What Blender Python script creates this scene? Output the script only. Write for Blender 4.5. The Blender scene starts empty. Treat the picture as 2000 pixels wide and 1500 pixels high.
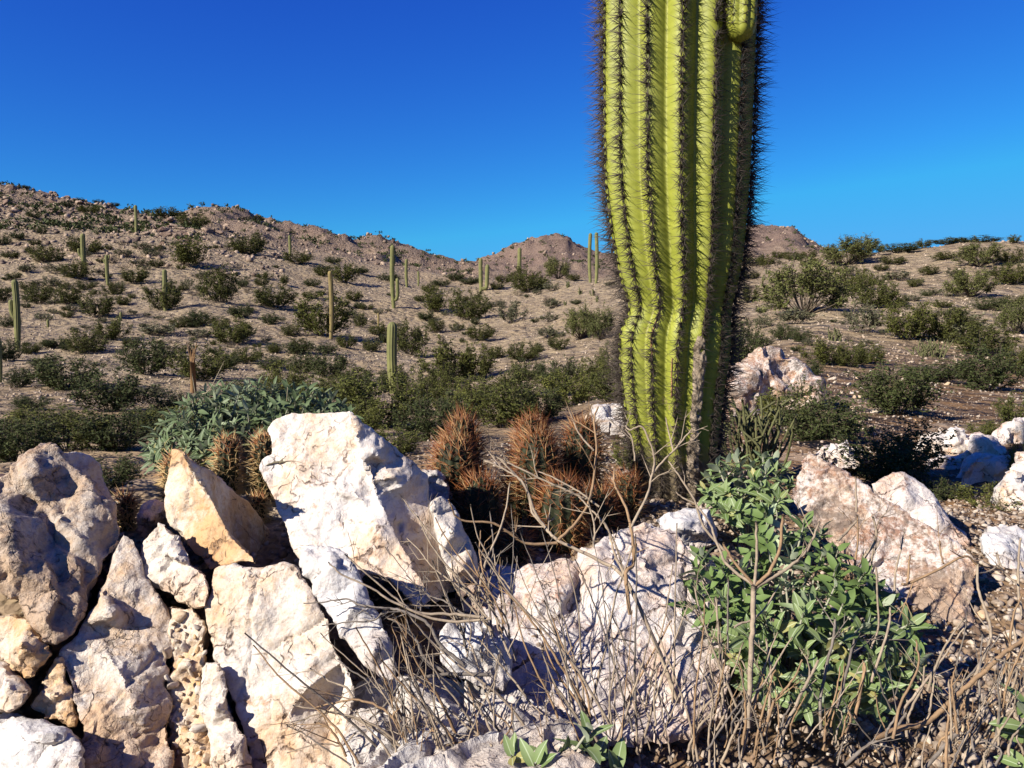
import bpy, bmesh, math, random
import numpy as np
from mathutils import Vector, Matrix, Quaternion, geometry
from mathutils.bvhtree import BVHTree

SC = bpy.context.scene
COL = SC.collection
R = math.radians
random.seed(7)
RNG = np.random.default_rng(7)

# ------------------------------------------------------------------ camera
F = 1570.0           # focal length in pixels of a 2000 px wide picture
HOR = 620.0          # pixel row of the horizon
CZ = 1.2             # camera height
PITCH = math.atan((750 - HOR) / F)
cam_d = bpy.data.cameras.new('camera')
cam = bpy.data.objects.new('camera', cam_d)
COL.objects.link(cam)
cam_d.sensor_width = 36.0
cam_d.lens = 36.0 * F / 2000.0
cam_d.clip_start = 0.05
cam_d.clip_end = 5000
cam.location = (0, 0, CZ)
cam.rotation_euler = (math.pi / 2 - PITCH, 0, 0)
SC.camera = cam

# ------------------------------------------------------------------ sky and sun
SUN_EL = R(31)
SUN_TRAVEL = (0.815, 0.58)
_az = math.atan2(-SUN_TRAVEL[0], -SUN_TRAVEL[1])
world = bpy.data.worlds.new('World')
SC.world = world
world.use_nodes = True
wn, wl = world.node_tree.nodes, world.node_tree.links
wn.clear()
w_out = wn.new('ShaderNodeOutputWorld')
w_bg = wn.new('ShaderNodeBackground')
w_sky = wn.new('ShaderNodeTexSky')
w_sky.sky_type = 'NISHITA'
w_sky.sun_disc = False
w_sky.sun_elevation = SUN_EL
w_sky.sun_rotation = _az % (2 * math.pi)
w_sky.altitude = 300
w_sky.air_density = 1.0
w_sky.dust_density = 0.2
w_sky.ozone_density = 3.0
# the photograph's deep saturated desert blue: a power curve per channel over the physical sky
w_sep = wn.new('ShaderNodeSeparateColor')
w_com = wn.new('ShaderNodeCombineColor')
wl.new(w_sky.outputs[0], w_sep.inputs[0])
for _k, (_c, _p, _cap) in enumerate(((0.050, 1.3, 0.40), (0.135, 1.6, 2.0), (0.95, 0.75, 4.1))):
    _a = wn.new('ShaderNodeMath'); _a.operation = 'POWER'; _a.inputs[1].default_value = _p
    _b = wn.new('ShaderNodeMath'); _b.operation = 'MULTIPLY'; _b.inputs[1].default_value = _c
    _m = wn.new('ShaderNodeMath'); _m.operation = 'MINIMUM'; _m.inputs[1].default_value = _cap
    wl.new(w_sep.outputs[_k], _a.inputs[0]); wl.new(_a.outputs[0], _b.inputs[0])
    wl.new(_b.outputs[0], _m.inputs[0]); wl.new(_m.outputs[0], w_com.inputs[_k])
wl.new(w_com.outputs[0], w_bg.inputs[0])
w_bg.inputs[1].default_value = 0.10
wl.new(w_bg.outputs[0], w_out.inputs[0])

sun_d = bpy.data.lights.new('sun', 'SUN')
sun_d.energy = 5.0
sun_d.angle = R(0.5)
sun_d.color = (1.0, 0.95, 0.86)
sun = bpy.data.objects.new('sun', sun_d)
COL.objects.link(sun)
_d = Vector((SUN_TRAVEL[0], SUN_TRAVEL[1], 0)).normalized() * math.cos(SUN_EL)
_d.z = -math.sin(SUN_EL)
sun.rotation_euler = _d.to_track_quat('-Z', 'Y').to_euler()
sun.location = (-20, -15, 20)

vs = SC.view_settings
vs.view_transform = 'Standard'
vs.look = 'None'
vs.gamma = 1
vs.exposure = 1.15
vs.use_curve_mapping = False
try:
    SC.cycles.max_bounces = 5
    SC.cycles.diffuse_bounces = 2
    SC.cycles.glossy_bounces = 2
    SC.cycles.transmission_bounces = 2
    SC.cycles.transparent_max_bounces = 4
except Exception:
    pass


# ------------------------------------------------------------------ helpers
def U(px, py, Y):
    """world point seen at pixel (px, py) of the 2000x1500 picture, Y metres ahead"""
    u, v = (px - 1000) / F, (750 - py) / F
    cp, sp = math.cos(PITCH), math.sin(PITCH)
    dy, dz = cp + v * sp, -sp + v * cp
    k = Y / dy
    return Vector((u * k, Y, CZ + dz * k))


def zpx(py, Y):
    v = (750 - py) / F
    cp, sp = math.cos(PITCH), math.sin(PITCH)
    return CZ + (-sp + v * cp) / (cp + v * sp) * Y


def set_props(o, label=None, cat=None, group=None, kind=None):
    if label: o['label'] = label
    if cat: o['category'] = cat
    if group: o['group'] = group
    if kind: o['kind'] = kind
    return o


def mesh_np(name, V, tris=None, quads=None, mat=None, smooth=True, attrs=None):
    me = bpy.data.meshes.new(name)
    V = np.asarray(V, dtype=np.float32).reshape(-1, 3)
    nt = 0 if tris is None else len(tris)
    nq = 0 if quads is None else len(quads)
    me.vertices.add(len(V))
    me.vertices.foreach_set('co', V.ravel())
    me.loops.add(nt * 3 + nq * 4)
    me.polygons.add(nt + nq)
    li, ls = [], []
    if nt:
        li.append(np.asarray(tris, dtype=np.int32).ravel()); ls.append(np.arange(nt, dtype=np.int32) * 3)
    if nq:
        li.append(np.asarray(quads, dtype=np.int32).ravel()); ls.append(nt * 3 + np.arange(nq, dtype=np.int32) * 4)
    me.loops.foreach_set('vertex_index', np.concatenate(li))
    me.polygons.foreach_set('loop_start', np.concatenate(ls))
    me.update(calc_edges=True)
    if smooth:
        me.polygons.foreach_set('use_smooth', np.ones(nt + nq, dtype=bool))
    for k, a in (attrs or {}).items():
        at = me.attributes.new(k, 'FLOAT', 'POINT')
        at.data.foreach_set('value', np.asarray(a, dtype=np.float32))
    if mat: me.materials.append(mat)
    return me


def link(name, me, parent=None, loc=None):
    o = bpy.data.objects.new(name, me)
    COL.objects.link(o)
    if parent is not None: o.parent = parent
    if loc is not None: o.location = loc
    return o


def empty(name, loc, label, cat, group=None, rotz=0, scale=None):
    o = bpy.data.objects.new(name, None)
    COL.objects.link(o)
    o.location = loc
    o.rotation_euler = (0, 0, rotz)
    o.empty_display_size = 0.1
    if scale: o.scale = scale
    return set_props(o, label, cat, group)


class MB:
    """collects triangles and quads"""
    def __init__(s):
        s.V, s.T, s.Q, s.n, s.A = [], [], [], 0, []

    def add(s, V, tris=None, quads=None, a=0.0):
        V = np.asarray(V, dtype=np.float64).reshape(-1, 3)
        if tris is not None and len(tris): s.T.append(np.asarray(tris) + s.n)
        if quads is not None and len(quads): s.Q.append(np.asarray(quads) + s.n)
        s.V.append(V); s.n += len(V)
        s.A.append(np.full(len(V), a) if np.isscalar(a) else np.asarray(a))

    def tube(s, pts, rad, sides=5, a=0.0, cap=True):
        pts = np.asarray(pts, dtype=np.float64)
        n = len(pts)
        rad = np.broadcast_to(np.asarray(rad, dtype=np.float64), (n,))
        t = np.gradient(pts, axis=0)
        t /= np.linalg.norm(t, axis=1)[:, None] + 1e-9
        ref = np.array([0.0, 0.0, 1.0]) if abs(t[:, 2]).mean() < 0.8 else np.array([1.0, 0.0, 0.0])
        b1 = np.cross(t, ref); b1 /= np.linalg.norm(b1, axis=1)[:, None] + 1e-9
        b2 = np.cross(t, b1)
        th = np.arange(sides) * 2 * math.pi / sides
        ring = pts[:, None, :] + rad[:, None, None] * (np.cos(th)[None, :, None] * b1[:, None, :] + np.sin(th)[None, :, None] * b2[:, None, :])
        i, j = np.meshgrid(np.arange(n - 1), np.arange(sides), indexing='ij')
        k = (j + 1) % sides
        q = np.stack([i * sides + j, (i + 1) * sides + j, (i + 1) * sides + k, i * sides + k], -1).reshape(-1, 4)
        V = ring.reshape(-1, 3)
        tr = None
        if cap:
            V = np.vstack([V, pts[-1:] + t[-1:] * rad[-1] * 0.8])
            e = (n - 1) * sides
            tr = [(e + jj, n * sides, e + (jj + 1) % sides) for jj in range(sides)]
            tr = [(p[0], p[2], p[1]) for p in tr]
        aa = a if np.isscalar(a) else np.concatenate([np.repeat(a, sides), [a[-1]] if cap else []])
        s.add(V, tr, q, aa)

    def spikes(s, P, D, L, r, a=0.0):
        """three-sided needles: base points P, unit directions D, lengths L"""
        P = np.asarray(P); D = np.asarray(D); n = len(P)
        if n == 0: return
        L = np.broadcast_to(L, (n,)); r = np.broadcast_to(r, (n,))
        ref = np.where(np.abs(D[:, 2:3]) < 0.8, np.array([[0, 0, 1.0]]), np.array([[1.0, 0, 0]]))
        b1 = np.cross(D, ref); b1 /= np.linalg.norm(b1, axis=1)[:, None] + 1e-9
        b2 = np.cross(D, b1)
        V = np.zeros((n, 4, 3))
        for k in range(3):
            th = k * 2.0944
            V[:, k] = P + r[:, None] * (math.cos(th) * b1 + math.sin(th) * b2)
        V[:, 3] = P + D * L[:, None]
        base = np.arange(n)[:, None] * 4
        T = np.concatenate([base + np.array([[0, 1, 3]]), base + np.array([[1, 2, 3]]), base + np.array([[2, 0, 3]])])
        s.add(V.reshape(-1, 3), T, None, a if np.isscalar(a) else np.repeat(a, 4))

    def mesh(s, name, mat=None, smooth=True, origin=None, attr=None):
        V = np.vstack(s.V)
        if origin is not None: V = V - np.array(origin)[None, :]
        T = np.vstack(s.T) if s.T else None
        Q = np.vstack(s.Q) if s.Q else None
        return mesh_np(name, V, T, Q, mat, smooth, {attr: np.concatenate(s.A)} if attr else None)


def smooth_path(pts, n):
    """Catmull-Rom through pts, n samples per span"""
    P = [np.array(p, dtype=float) for p in pts]
    if len(P) == 2:
        return np.array([P[0] + (P[1] - P[0]) * t for t in np.linspace(0, 1, n + 1)])
    P = [2 * P[0] - P[1]] + P + [2 * P[-1] - P[-2]]
    out = []
    for i in range(1, len(P) - 2):
        for t in np.linspace(0, 1, n, endpoint=False):
            a, b, c, d = P[i - 1], P[i], P[i + 1], P[i + 2]
            out.append(0.5 * ((2 * b) + (c - a) * t + (2 * a - 5 * b + 4 * c - d) * t * t + (3 * b - a - 3 * c + d) * t ** 3))
    out.append(P[-2])
    return np.array(out)


# ---- numpy noise
def _h(ix, iy, iz, s=0):
    h = (ix.astype(np.int64) * 374761393 + iy.astype(np.int64) * 668265263 + iz.astype(np.int64) * 1274126177 + s * 974711) & 0xFFFFFFFF
    h = ((h ^ (h >> 13)) * 1274126177) & 0xFFFFFFFF
    h = h ^ (h >> 16)
    return h.astype(np.float64) / 4294967295.0


def vnoise(P, seed=0):
    """value noise in [-1, 1]"""
    i = np.floor(P).astype(np.int64)
    f = P - i
    u = f * f * f * (f * (f * 6 - 15) + 10)
    r = 0
    for dx in (0, 1):
        for dy in (0, 1):
            for dz in (0, 1):
                w = (u[:, 0] if dx else 1 - u[:, 0]) * (u[:, 1] if dy else 1 - u[:, 1]) * (u[:, 2] if dz else 1 - u[:, 2])
                r = r + w * _h(i[:, 0] + dx, i[:, 1] + dy, i[:, 2] + dz, seed)
    return r * 2 - 1


def fbm(P, octv=4, seed=0, gain=0.5):
    a, r, t = 1.0, 0, 0
    for k in range(octv):
        r = r + a * vnoise(P * (2.03 ** k) + 17.3 * k, seed + k)
        t += a
        a *= gain
    return r / t


def ridged(P, octv=4, seed=0):
    a, r, t = 1.0, 0, 0
    for k in range(octv):
        r = r + a * (1 - np.abs(vnoise(P * (2.03 ** k) + 9.1 * k, seed + k)))
        t += a
        a *= 0.5
    return r / t * 2 - 1


def snl(P, seed=0):
    """noise that is linear inside each cell of a simplex grid: flat facets meeting at crisp edges"""
    Q = P + P.sum(1)[:, None] / 3.0
    i = np.floor(Q).astype(np.int64)
    f = Q - i
    o = np.argsort(-f, axis=1)
    fs = np.take_along_axis(f, o, 1)
    c = i.copy()
    n = np.arange(len(P))
    r = (1 - fs[:, 0]) * _h(c[:, 0], c[:, 1], c[:, 2], seed)
    for k in range(3):
        c[n, o[:, k]] += 1
        w = (fs[:, k] - fs[:, k + 1]) if k < 2 else fs[:, 2]
        r = r + w * _h(c[:, 0], c[:, 1], c[:, 2], seed)
    return r * 2 - 1


def voro(P, seed=0):
    """F1, F2, cell random value, per-cell tilt dotted with the offset"""
    i0 = np.floor(P).astype(np.int64)
    n = len(P)
    f1 = np.full(n, 9.0); f2 = np.full(n, 9.0); cr = np.zeros(n); tl = np.zeros(n)
    for dx in (-1, 0, 1):
        for dy in (-1, 0, 1):
            for dz in (-1, 0, 1):
                a, b, c = i0[:, 0] + dx, i0[:, 1] + dy, i0[:, 2] + dz
                q = np.stack([a + _h(a, b, c, seed + 1), b + _h(a, b, c, seed + 2), c + _h(a, b, c, seed + 3)], 1)
                d = P - q
                dd = np.sqrt((d * d).sum(1))
                m = dd < f1
                f2 = np.where(m, f1, np.minimum(f2, dd))
                f1 = np.where(m, dd, f1)
                if m.any():
                    am, bm, cm = a[m], b[m], c[m]
                    cr[m] = _h(am, bm, cm, seed + 4)
                    g = np.stack([_h(am, bm, cm, seed + 5), _h(am, bm, cm, seed + 6), _h(am, bm, cm, seed + 7)], 1) - 0.5
                    tl[m] = (g * d[m]).sum(1)
    return f1, f2, cr, tl


# ------------------------------------------------------------------ materials
ALB = 0.77           # all surface colours are scaled to this reflectance level


def sc(c):
    return tuple(x * ALB for x in c) + (1,)

class NT:
    def __init__(s, name):
        s.m = bpy.data.materials.new(name)
        s.m.use_nodes = True
        s.n, s.l = s.m.node_tree.nodes, s.m.node_tree.links
        s.b = s.n['Principled BSDF']
        s.out = s.n['Material Output']

    def node(s, t, **kw):
        n = s.n.new(t)
        for k, v in kw.items():
            if k.startswith('_'): setattr(n, k[1:], v)
        return n

    def inp(s, sock, v):
        if hasattr(v, 'is_output') or isinstance(v, bpy.types.NodeSocket): s.l.new(v, sock)
        else: sock.default_value = v

    def mapping(s, vec, scale=(1, 1, 1), rot=(0, 0, 0)):
        n = s.n.new('ShaderNodeMapping')
        s.l.new(vec, n.inputs[0])
        n.inputs['Scale'].default_value = scale
        n.inputs['Rotation'].default_value = rot
        return n.outputs[0]

    def noise(s, vec, scale, detail=4, rough=0.55, dist=0.0):
        n = s.n.new('ShaderNodeTexNoise')
        s.l.new(vec, n.inputs['Vector'])
        n.inputs['Scale'].default_value = scale
        n.inputs['Detail'].default_value = detail
        n.inputs['Roughness'].default_value = rough
        n.inputs['Distortion'].default_value = dist
        return n.outputs[0]

    def noisec(s, vec, scale, detail=3):
        n = s.n.new('ShaderNodeTexNoise')
        s.l.new(vec, n.inputs['Vector'])
        n.inputs['Scale'].default_value = scale
        n.inputs['Detail'].default_value = detail
        return n.outputs['Color']

    def vor(s, vec, scale, feature='F1', out=0):
        n = s.n.new('ShaderNodeTexVoronoi')
        n.feature = feature
        s.l.new(vec, n.inputs['Vector'])
        n.inputs['Scale'].default_value = scale
        return n.outputs[out]

    def math(s, op, a, b=0.0, c=None, clamp=False):
        n = s.n.new('ShaderNodeMath')
        n.operation = op
        n.use_clamp = clamp
        s.inp(n.inputs[0], a); s.inp(n.inputs[1], b)
        if c is not None: s.inp(n.inputs[2], c)
        return n.outputs[0]

    def ramp(s, v, lo, hi, a=0.0, b=1.0):
        n = s.n.new('ShaderNodeMapRange')
        n.clamp = True
        s.inp(n.inputs[0], v)
        n.inputs[1].default_value = lo; n.inputs[2].default_value = hi
        n.inputs[3].default_value = a; n.inputs[4].default_value = b
        return n.outputs[0]

    def mix(s, f, a, b, blend='MIX'):
        n = s.n.new('ShaderNodeMix')
        n.data_type = 'RGBA'
        n.blend_type = blend
        s.inp(n.inputs[0], f)
        s.inp(n.inputs[6], a if isinstance(a, bpy.types.NodeSocket) else sc(a))
        s.inp(n.inputs[7], b if isinstance(b, bpy.types.NodeSocket) else sc(b))
        return n.outputs[2]

    def vadd(s, a, b, k):
        n = s.n.new('ShaderNodeVectorMath'); n.operation = 'SCALE'
        s.l.new(b, n.inputs[0]); n.inputs['Scale'].default_value = k
        m = s.n.new('ShaderNodeVectorMath'); m.operation = 'ADD'
        s.l.new(a, m.inputs[0]); s.l.new(n.outputs[0], m.inputs[1])
        return m.outputs[0]

    def bump(s, h, strength=0.5, dist=0.01, prev=None):
        n = s.n.new('ShaderNodeBump')
        n.inputs['Strength'].default_value = strength
        n.inputs['Distance'].default_value = dist
        s.l.new(h, n.inputs['Height'])
        if prev is not None: s.l.new(prev, n.inputs['Normal'])
        return n.outputs[0]

    def geo(s, k):
        return s.n.new('ShaderNodeNewGeometry').outputs[k]

    def coord(s):
        return s.n.new('ShaderNodeTexCoord').outputs['Object']

    def attr(s, name):
        n = s.n.new('ShaderNodeAttribute')
        n.attribute_name = name
        return n.outputs['Fac']

    def rnd(s):
        return s.n.new('ShaderNodeObjectInfo').outputs['Random']

    def done(s, col, rough=0.8, normal=None, spec=0.3):
        s.inp(s.b.inputs['Base Color'], col if isinstance(col, bpy.types.NodeSocket) else sc(col))
        s.inp(s.b.inputs['Roughness'], rough)
        s.b.inputs['Specular IOR Level'].default_value = spec
        if normal is not None: s.l.new(normal, s.b.inputs['Normal'])
        return s.m


def quartz(name, white=(0.55, 0.50, 0.45), cream=(0.46, 0.34, 0.23), rust=(0.25, 0.125, 0.055), dark=(0.075, 0.062, 0.056),
           k_cream=0.5, k_rust=0.25, k_dark=0.0, crack=0.6, cscale=9.0, bumpk=0.9, streak=(1, 1, 1), grime=0.4):
    t = NT(name)
    p = t.coord()
    wob = t.noisec(p, 13, 3)
    wo2 = t.noisec(p, 55, 4)
    pw = t.vadd(t.vadd(p, wob, 0.045), wo2, 0.022)
    ps = t.mapping(p, streak)
    n1 = t.noise(ps, 7, 6, 0.65, 0.4)
    n2 = t.noise(ps, 22, 7, 0.7, 0.6)
    n3 = t.noise(p, 90, 6, 0.75)
    n4 = t.noise(ps, 11, 7, 0.72, 0.9)
    n5 = t.noise(p, 260, 3, 0.7)
    c = t.mix(t.ramp(n2, 0.40, 0.62), white, tuple(x * y for x, y in zip(white, (0.86, 0.83, 0.80))))
    fcr = t.math('ADD', t.math('MULTIPLY', n1, 0.55), t.math('ADD', t.math('MULTIPLY', n2, 0.3), t.math('MULTIPLY', n3, 0.15)))
    c = t.mix(t.ramp(fcr, 0.60 - 0.22 * k_cream, 0.70 - 0.22 * k_cream), c, cream)
    fr = t.math('ADD', t.math('MULTIPLY', n4, 0.6), t.math('MULTIPLY', n3, 0.4))
    c = t.mix(t.ramp(fr, 0.63 - 0.20 * k_rust, 0.72 - 0.20 * k_rust, 0, 0.85), c, rust)
    if k_dark > 0:
        nd = t.math('ADD', t.math('MULTIPLY', t.noise(ps, 9, 7, 0.72, 1.0), 0.75), t.math('MULTIPLY', n3, 0.25))
        c = t.mix(t.ramp(nd, 0.62 - 0.22 * k_dark, 0.70 - 0.22 * k_dark, 0, 0.9), c, dark)
    c = t.mix(t.ramp(t.noise(p, 3.5, 4, 0.6), 0.44, 0.64, 0, 0.5), c, tuple(x * y for x, y in zip(cream, (1.08, 1.06, 1.08))))
    # grime gathered in grain-sized pits
    c = t.mix(t.ramp(n5, 0.54, 0.66, 0, grime), c, tuple(x * 0.55 for x in cream))
    # cracks: thin dark veins that fade in and out
    e1 = t.vor(pw, cscale, 'DISTANCE_TO_EDGE')
    e2 = t.vor(t.vadd(pw, wob, 0.05), cscale * 2.6, 'DISTANCE_TO_EDGE')
    m1 = t.math('MULTIPLY', t.ramp(t.noise(p, 9, 2), 0.44, 0.60), t.ramp(t.noise(p, 70, 3), 0.38, 0.55, 0.15, 1))
    m2 = t.math('MULTIPLY', t.ramp(t.noise(p, 15, 2), 0.50, 0.62), t.ramp(t.noise(p, 90, 3), 0.42, 0.56, 0.05, 1))
    k1 = t.math('MULTIPLY', t.ramp(e1, 0.004, 0.020, 1, 0), m1)
    k2 = t.math('MULTIPLY', t.ramp(e2, 0.004, 0.036, 1, 0), m2)
    kk = t.math('MULTIPLY', t.math('MAXIMUM', k1, t.math('MULTIPLY', k2, 0.85)), crack)
    halo = t.math('MULTIPLY', t.math('MULTIPLY', t.ramp(e1, 0.0, 0.10, 1, 0), m1), 0.35 * crack)
    c = t.mix(halo, c, tuple(x * 1.1 for x in rust))
    c = t.mix(kk, c, (0.060, 0.032, 0.020))
    hgt = t.math('ADD', t.math('MULTIPLY', n2, 0.18), t.math('MULTIPLY', n3, 0.40))
    hgt = t.math('ADD', hgt, t.math('MULTIPLY', t.vor(t.vadd(p, wo2, 0.02), 75, 'F1', 0), 0.35))
    hgt = t.math('ADD', hgt, t.math('MULTIPLY', n5, 0.20))
    hgt = t.math('SUBTRACT', hgt, t.math('MULTIPLY', kk, 0.5))
    return t.done(c, t.ramp(n3, 0.35, 0.65, 0.42, 0.75), t.bump(hgt, bumpk, 0.010), 0.35)


M = {}
M['q_white'] = quartz('quartz_white', (0.60, 0.57, 0.55), (0.48, 0.38, 0.29), k_cream=0.30, k_rust=0.10, crack=0.8, cscale=7, bumpk=0.7, grime=0.3)
M['q_slab'] = quartz('quartz_slab', (0.66, 0.60, 0.545), (0.56, 0.40, 0.26), (0.38, 0.175, 0.075), k_cream=0.45, k_rust=0.40, crack=0.9, cscale=8, bumpk=0.6, grime=0.35)
M['q_cream'] = quartz('quartz_cream', (0.64, 0.565, 0.485), (0.54, 0.365, 0.215), (0.34, 0.165, 0.065), k_cream=0.48, k_rust=0.34, crack=1.0, cscale=8, bumpk=0.7)
M['q_orange'] = quartz('quartz_orange', (0.62, 0.52, 0.41), (0.52, 0.315, 0.145), (0.38, 0.165, 0.05), k_cream=0.75, k_rust=0.32, crack=0.9, cscale=7, bumpk=0.7)
M['q_dark'] = quartz('quartz_dark', (0.52, 0.44, 0.36), (0.46, 0.32, 0.205), (0.20, 0.105, 0.055), k_cream=0.7, k_rust=0.55, k_dark=0.46, crack=0.8, cscale=12, bumpk=1.0)
M['q_lump'] = quartz('quartz_lump', (0.64, 0.56, 0.48), (0.51, 0.345, 0.21), (0.27, 0.135, 0.065), k_cream=0.6, k_rust=0.36, k_dark=0.08, crack=0.8, cscale=13, bumpk=1.0)
M['q_rust'] = quartz('quartz_rust', (0.60, 0.53, 0.48), (0.50, 0.345, 0.22), (0.26, 0.105, 0.045), k_cream=0.55, k_rust=0.82, k_dark=0.62, crack=0.5, cscale=10, bumpk=0.9)
M['q_pink'] = quartz('quartz_pink', (0.65, 0.58, 0.53), (0.52, 0.355, 0.245), (0.28, 0.125, 0.07), k_cream=0.45, k_rust=0.42, crack=0.9, cscale=9, bumpk=0.9)
M['q_layer'] = quartz('quartz_layer', (0.62, 0.57, 0.52), (0.42, 0.31, 0.22), (0.20, 0.11, 0.07), k_cream=0.42, k_rust=0.42, k_dark=0.25, crack=0.5, cscale=9, bumpk=1.0, streak=(0.5, 1, 2.6))


def m_ground():
    t = NT('desert_ground')
    p = t.geo('Position')
    soil = t.attr('soil')      # 1 = brown soil of the flat, 0 = pinkish slope
    rock = t.attr('rock')
    n1 = t.noise(p, 0.12, 5, 0.6)
    n2 = t.noise(p, 1.1, 6, 0.65)
    n3 = t.noise(p, 9, 5, 0.7)
    slope = t.mix(t.ramp(n1, 0.3, 0.7), (0.305, 0.228, 0.132), (0.41, 0.318, 0.20))
    slope = t.mix(t.ramp(n2, 0.4, 0.72, 0, 0.55), slope, (0.20, 0.13, 0.092))
    brown = t.mix(t.ramp(n2, 0.35, 0.7), (0.115, 0.062, 0.028), (0.195, 0.112, 0.056))
    c = t.mix(soil, slope, brown)
    c = t.mix(rock, c, t.mix(t.ramp(n2, 0.35, 0.65), (0.26, 0.175, 0.13), (0.115, 0.072, 0.058)))
    pv = t.vor(t.vadd(p, t.noisec(p, 3), 0.2), 2.2, 'F1', 1)
    sep = t.n.new('ShaderNodeSeparateColor'); t.l.new(pv, sep.inputs[0])
    c = t.mix(t.ramp(sep.outputs[0], 0.75, 1.0, 0, 0.35), c, (0.40, 0.32, 0.26))
    c = t.mix(t.ramp(t.noise(p, 3.2, 6, 0.75), 0.52, 0.66, 0, 0.65), c, (0.15, 0.098, 0.064))
    c = t.mix(t.ramp(t.noise(p, 5.1, 5, 0.75), 0.57, 0.68, 0, 0.6), c, (0.50, 0.40, 0.30))
    pv2 = t.vor(p, 42, 'F1', 1)
    sep2 = t.n.new('ShaderNodeSeparateColor'); t.l.new(pv2, sep2.inputs[0])
    c = t.mix(t.ramp(sep2.outputs[0], 0.6, 1.0, 0, 0.5), c, (0.30, 0.215, 0.15))
    c = t.mix(t.ramp(sep2.outputs[1], 0.7, 1.0, 0, 0.6), c, (0.12, 0.08, 0.055))
    h = t.math('ADD', t.math('MULTIPLY', t.vor(p, 42, 'F1'), -0.4), n3)
    b = t.bump(h, 0.8, 0.02)
    b = t.bump(t.math('SUBTRACT', n2, t.math('MULTIPLY', t.vor(p, 2.2, 'F1'), 0.4)), 1.0, 0.6, b)
    return t.done(c, 0.95, b, 0.1)


M['ground'] = m_ground()


def m_stone(name, a, b, c2):
    t = NT(name)
    p = t.coord()
    r = t.attr('rnd')
    c = t.mix(r, a, b)
    c = t.mix(t.ramp(t.noise(p, 30, 4, 0.7), 0.5, 0.7, 0, 0.7), c, c2)
    return t.done(c, 0.85, t.bump(t.noise(p, 60, 4), 0.5, 0.01), 0.2)


M['gravel'] = m_stone('gravel_mix', (0.46, 0.38, 0.30), (0.13, 0.08, 0.05), (0.26, 0.15, 0.08))
M['hill_stone'] = m_stone('hill_stone', (0.52, 0.41, 0.30), (0.115, 0.072, 0.048), (0.26, 0.17, 0.11))


M['ridge_stone'] = m_stone('ridge_stone', (0.42, 0.31, 0.22), (0.085, 0.055, 0.042), (0.20, 0.13, 0.095))


def m_loose():
    t = NT('loose_quartz')
    p = t.coord()
    r = t.rnd()
    c = t.mix(r, (0.60, 0.52, 0.42), (0.46, 0.29, 0.14))
    c = t.mix(t.ramp(t.noise(p, 2.5, 5, 0.7), 0.5, 0.68, 0, 0.8), c, (0.25, 0.125, 0.055))
    return t.done(c, 0.7, t.bump(t.noise(p, 8, 5, 0.7), 0.5, 0.0015), 0.3)


M['loose'] = m_loose()


def m_boulder():
    t = NT('brown_boulder')
    p = t.coord()
    c = t.mix(t.rnd(), (0.40, 0.29, 0.21), (0.20, 0.125, 0.09))
    c = t.mix(t.ramp(t.noise(p, 2.0, 5, 0.7), 0.48, 0.66, 0, 0.8), c, (0.11, 0.07, 0.055))
    return t.done(c, 0.85, t.bump(t.noise(p, 5, 6, 0.75), 1.0, 0.2), 0.15)


M['boulder'] = m_boulder()


def m_simple(name, a, b, scale=20, rough=0.8, bump=0.0, spec=0.2, rnd=0.0):
    t = NT(name)
    p = t.coord()
    n = t.noise(p, scale, 5, 0.65)
    c = t.mix(t.ramp(n, 0.35, 0.68), a, b)
    if rnd:
        c = t.mix(t.math('MULTIPLY', t.rnd(), rnd), c, tuple(x * 0.45 for x in a))
    return t.done(c, rough, t.bump(n, bump, 0.005) if bump else None, spec)


M['dry_twig'] = m_simple('dry_twig', (0.40, 0.31, 0.215), (0.24, 0.18, 0.13), 70, 0.85, 0.4, rnd=0.35)
M['dry_twig_brown'] = m_simple('dry_twig_brown', (0.36, 0.225, 0.12), (0.22, 0.14, 0.08), 60, 0.8, 0.4, rnd=0.3)
M['dry_twig_grey'] = m_simple('dry_twig_grey', (0.24, 0.20, 0.165), (0.12, 0.095, 0.075), 70, 0.9, 0.4, rnd=0.4)
M['shrub_stem'] = m_simple('shrub_stem', (0.13, 0.10, 0.065), (0.075, 0.055, 0.04), 10, 0.9)
M['dead_wood'] = m_simple('dead_wood', (0.30, 0.17, 0.07), (0.17, 0.095, 0.05), 6, 0.9)
M['stalk'] = m_simple('straw_stalk', (0.50, 0.42, 0.28), (0.36, 0.28, 0.18), 30, 0.8)
M['spine_grey'] = m_simple('saguaro_spine', (0.024, 0.016, 0.012), (0.085, 0.064, 0.050), 60, 0.6)


def m_spine_hedge():
    t = NT('hedgehog_spine')
    a = t.attr('rnd')
    c = t.mix(t.ramp(a, 0.0, 0.6), (0.085, 0.023, 0.005), (0.22, 0.070, 0.014))
    c = t.mix(t.ramp(a, 0.62, 1.0), c, (0.46, 0.31, 0.13))
    return t.done(c, 0.5, None, 0.3)


M['hedge_spine'] = m_spine_hedge()
M['hedge_body'] = m_simple('hedgehog_skin', (0.026, 0.030, 0.010), (0.014, 0.016, 0.006), 40, 0.7)


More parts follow.
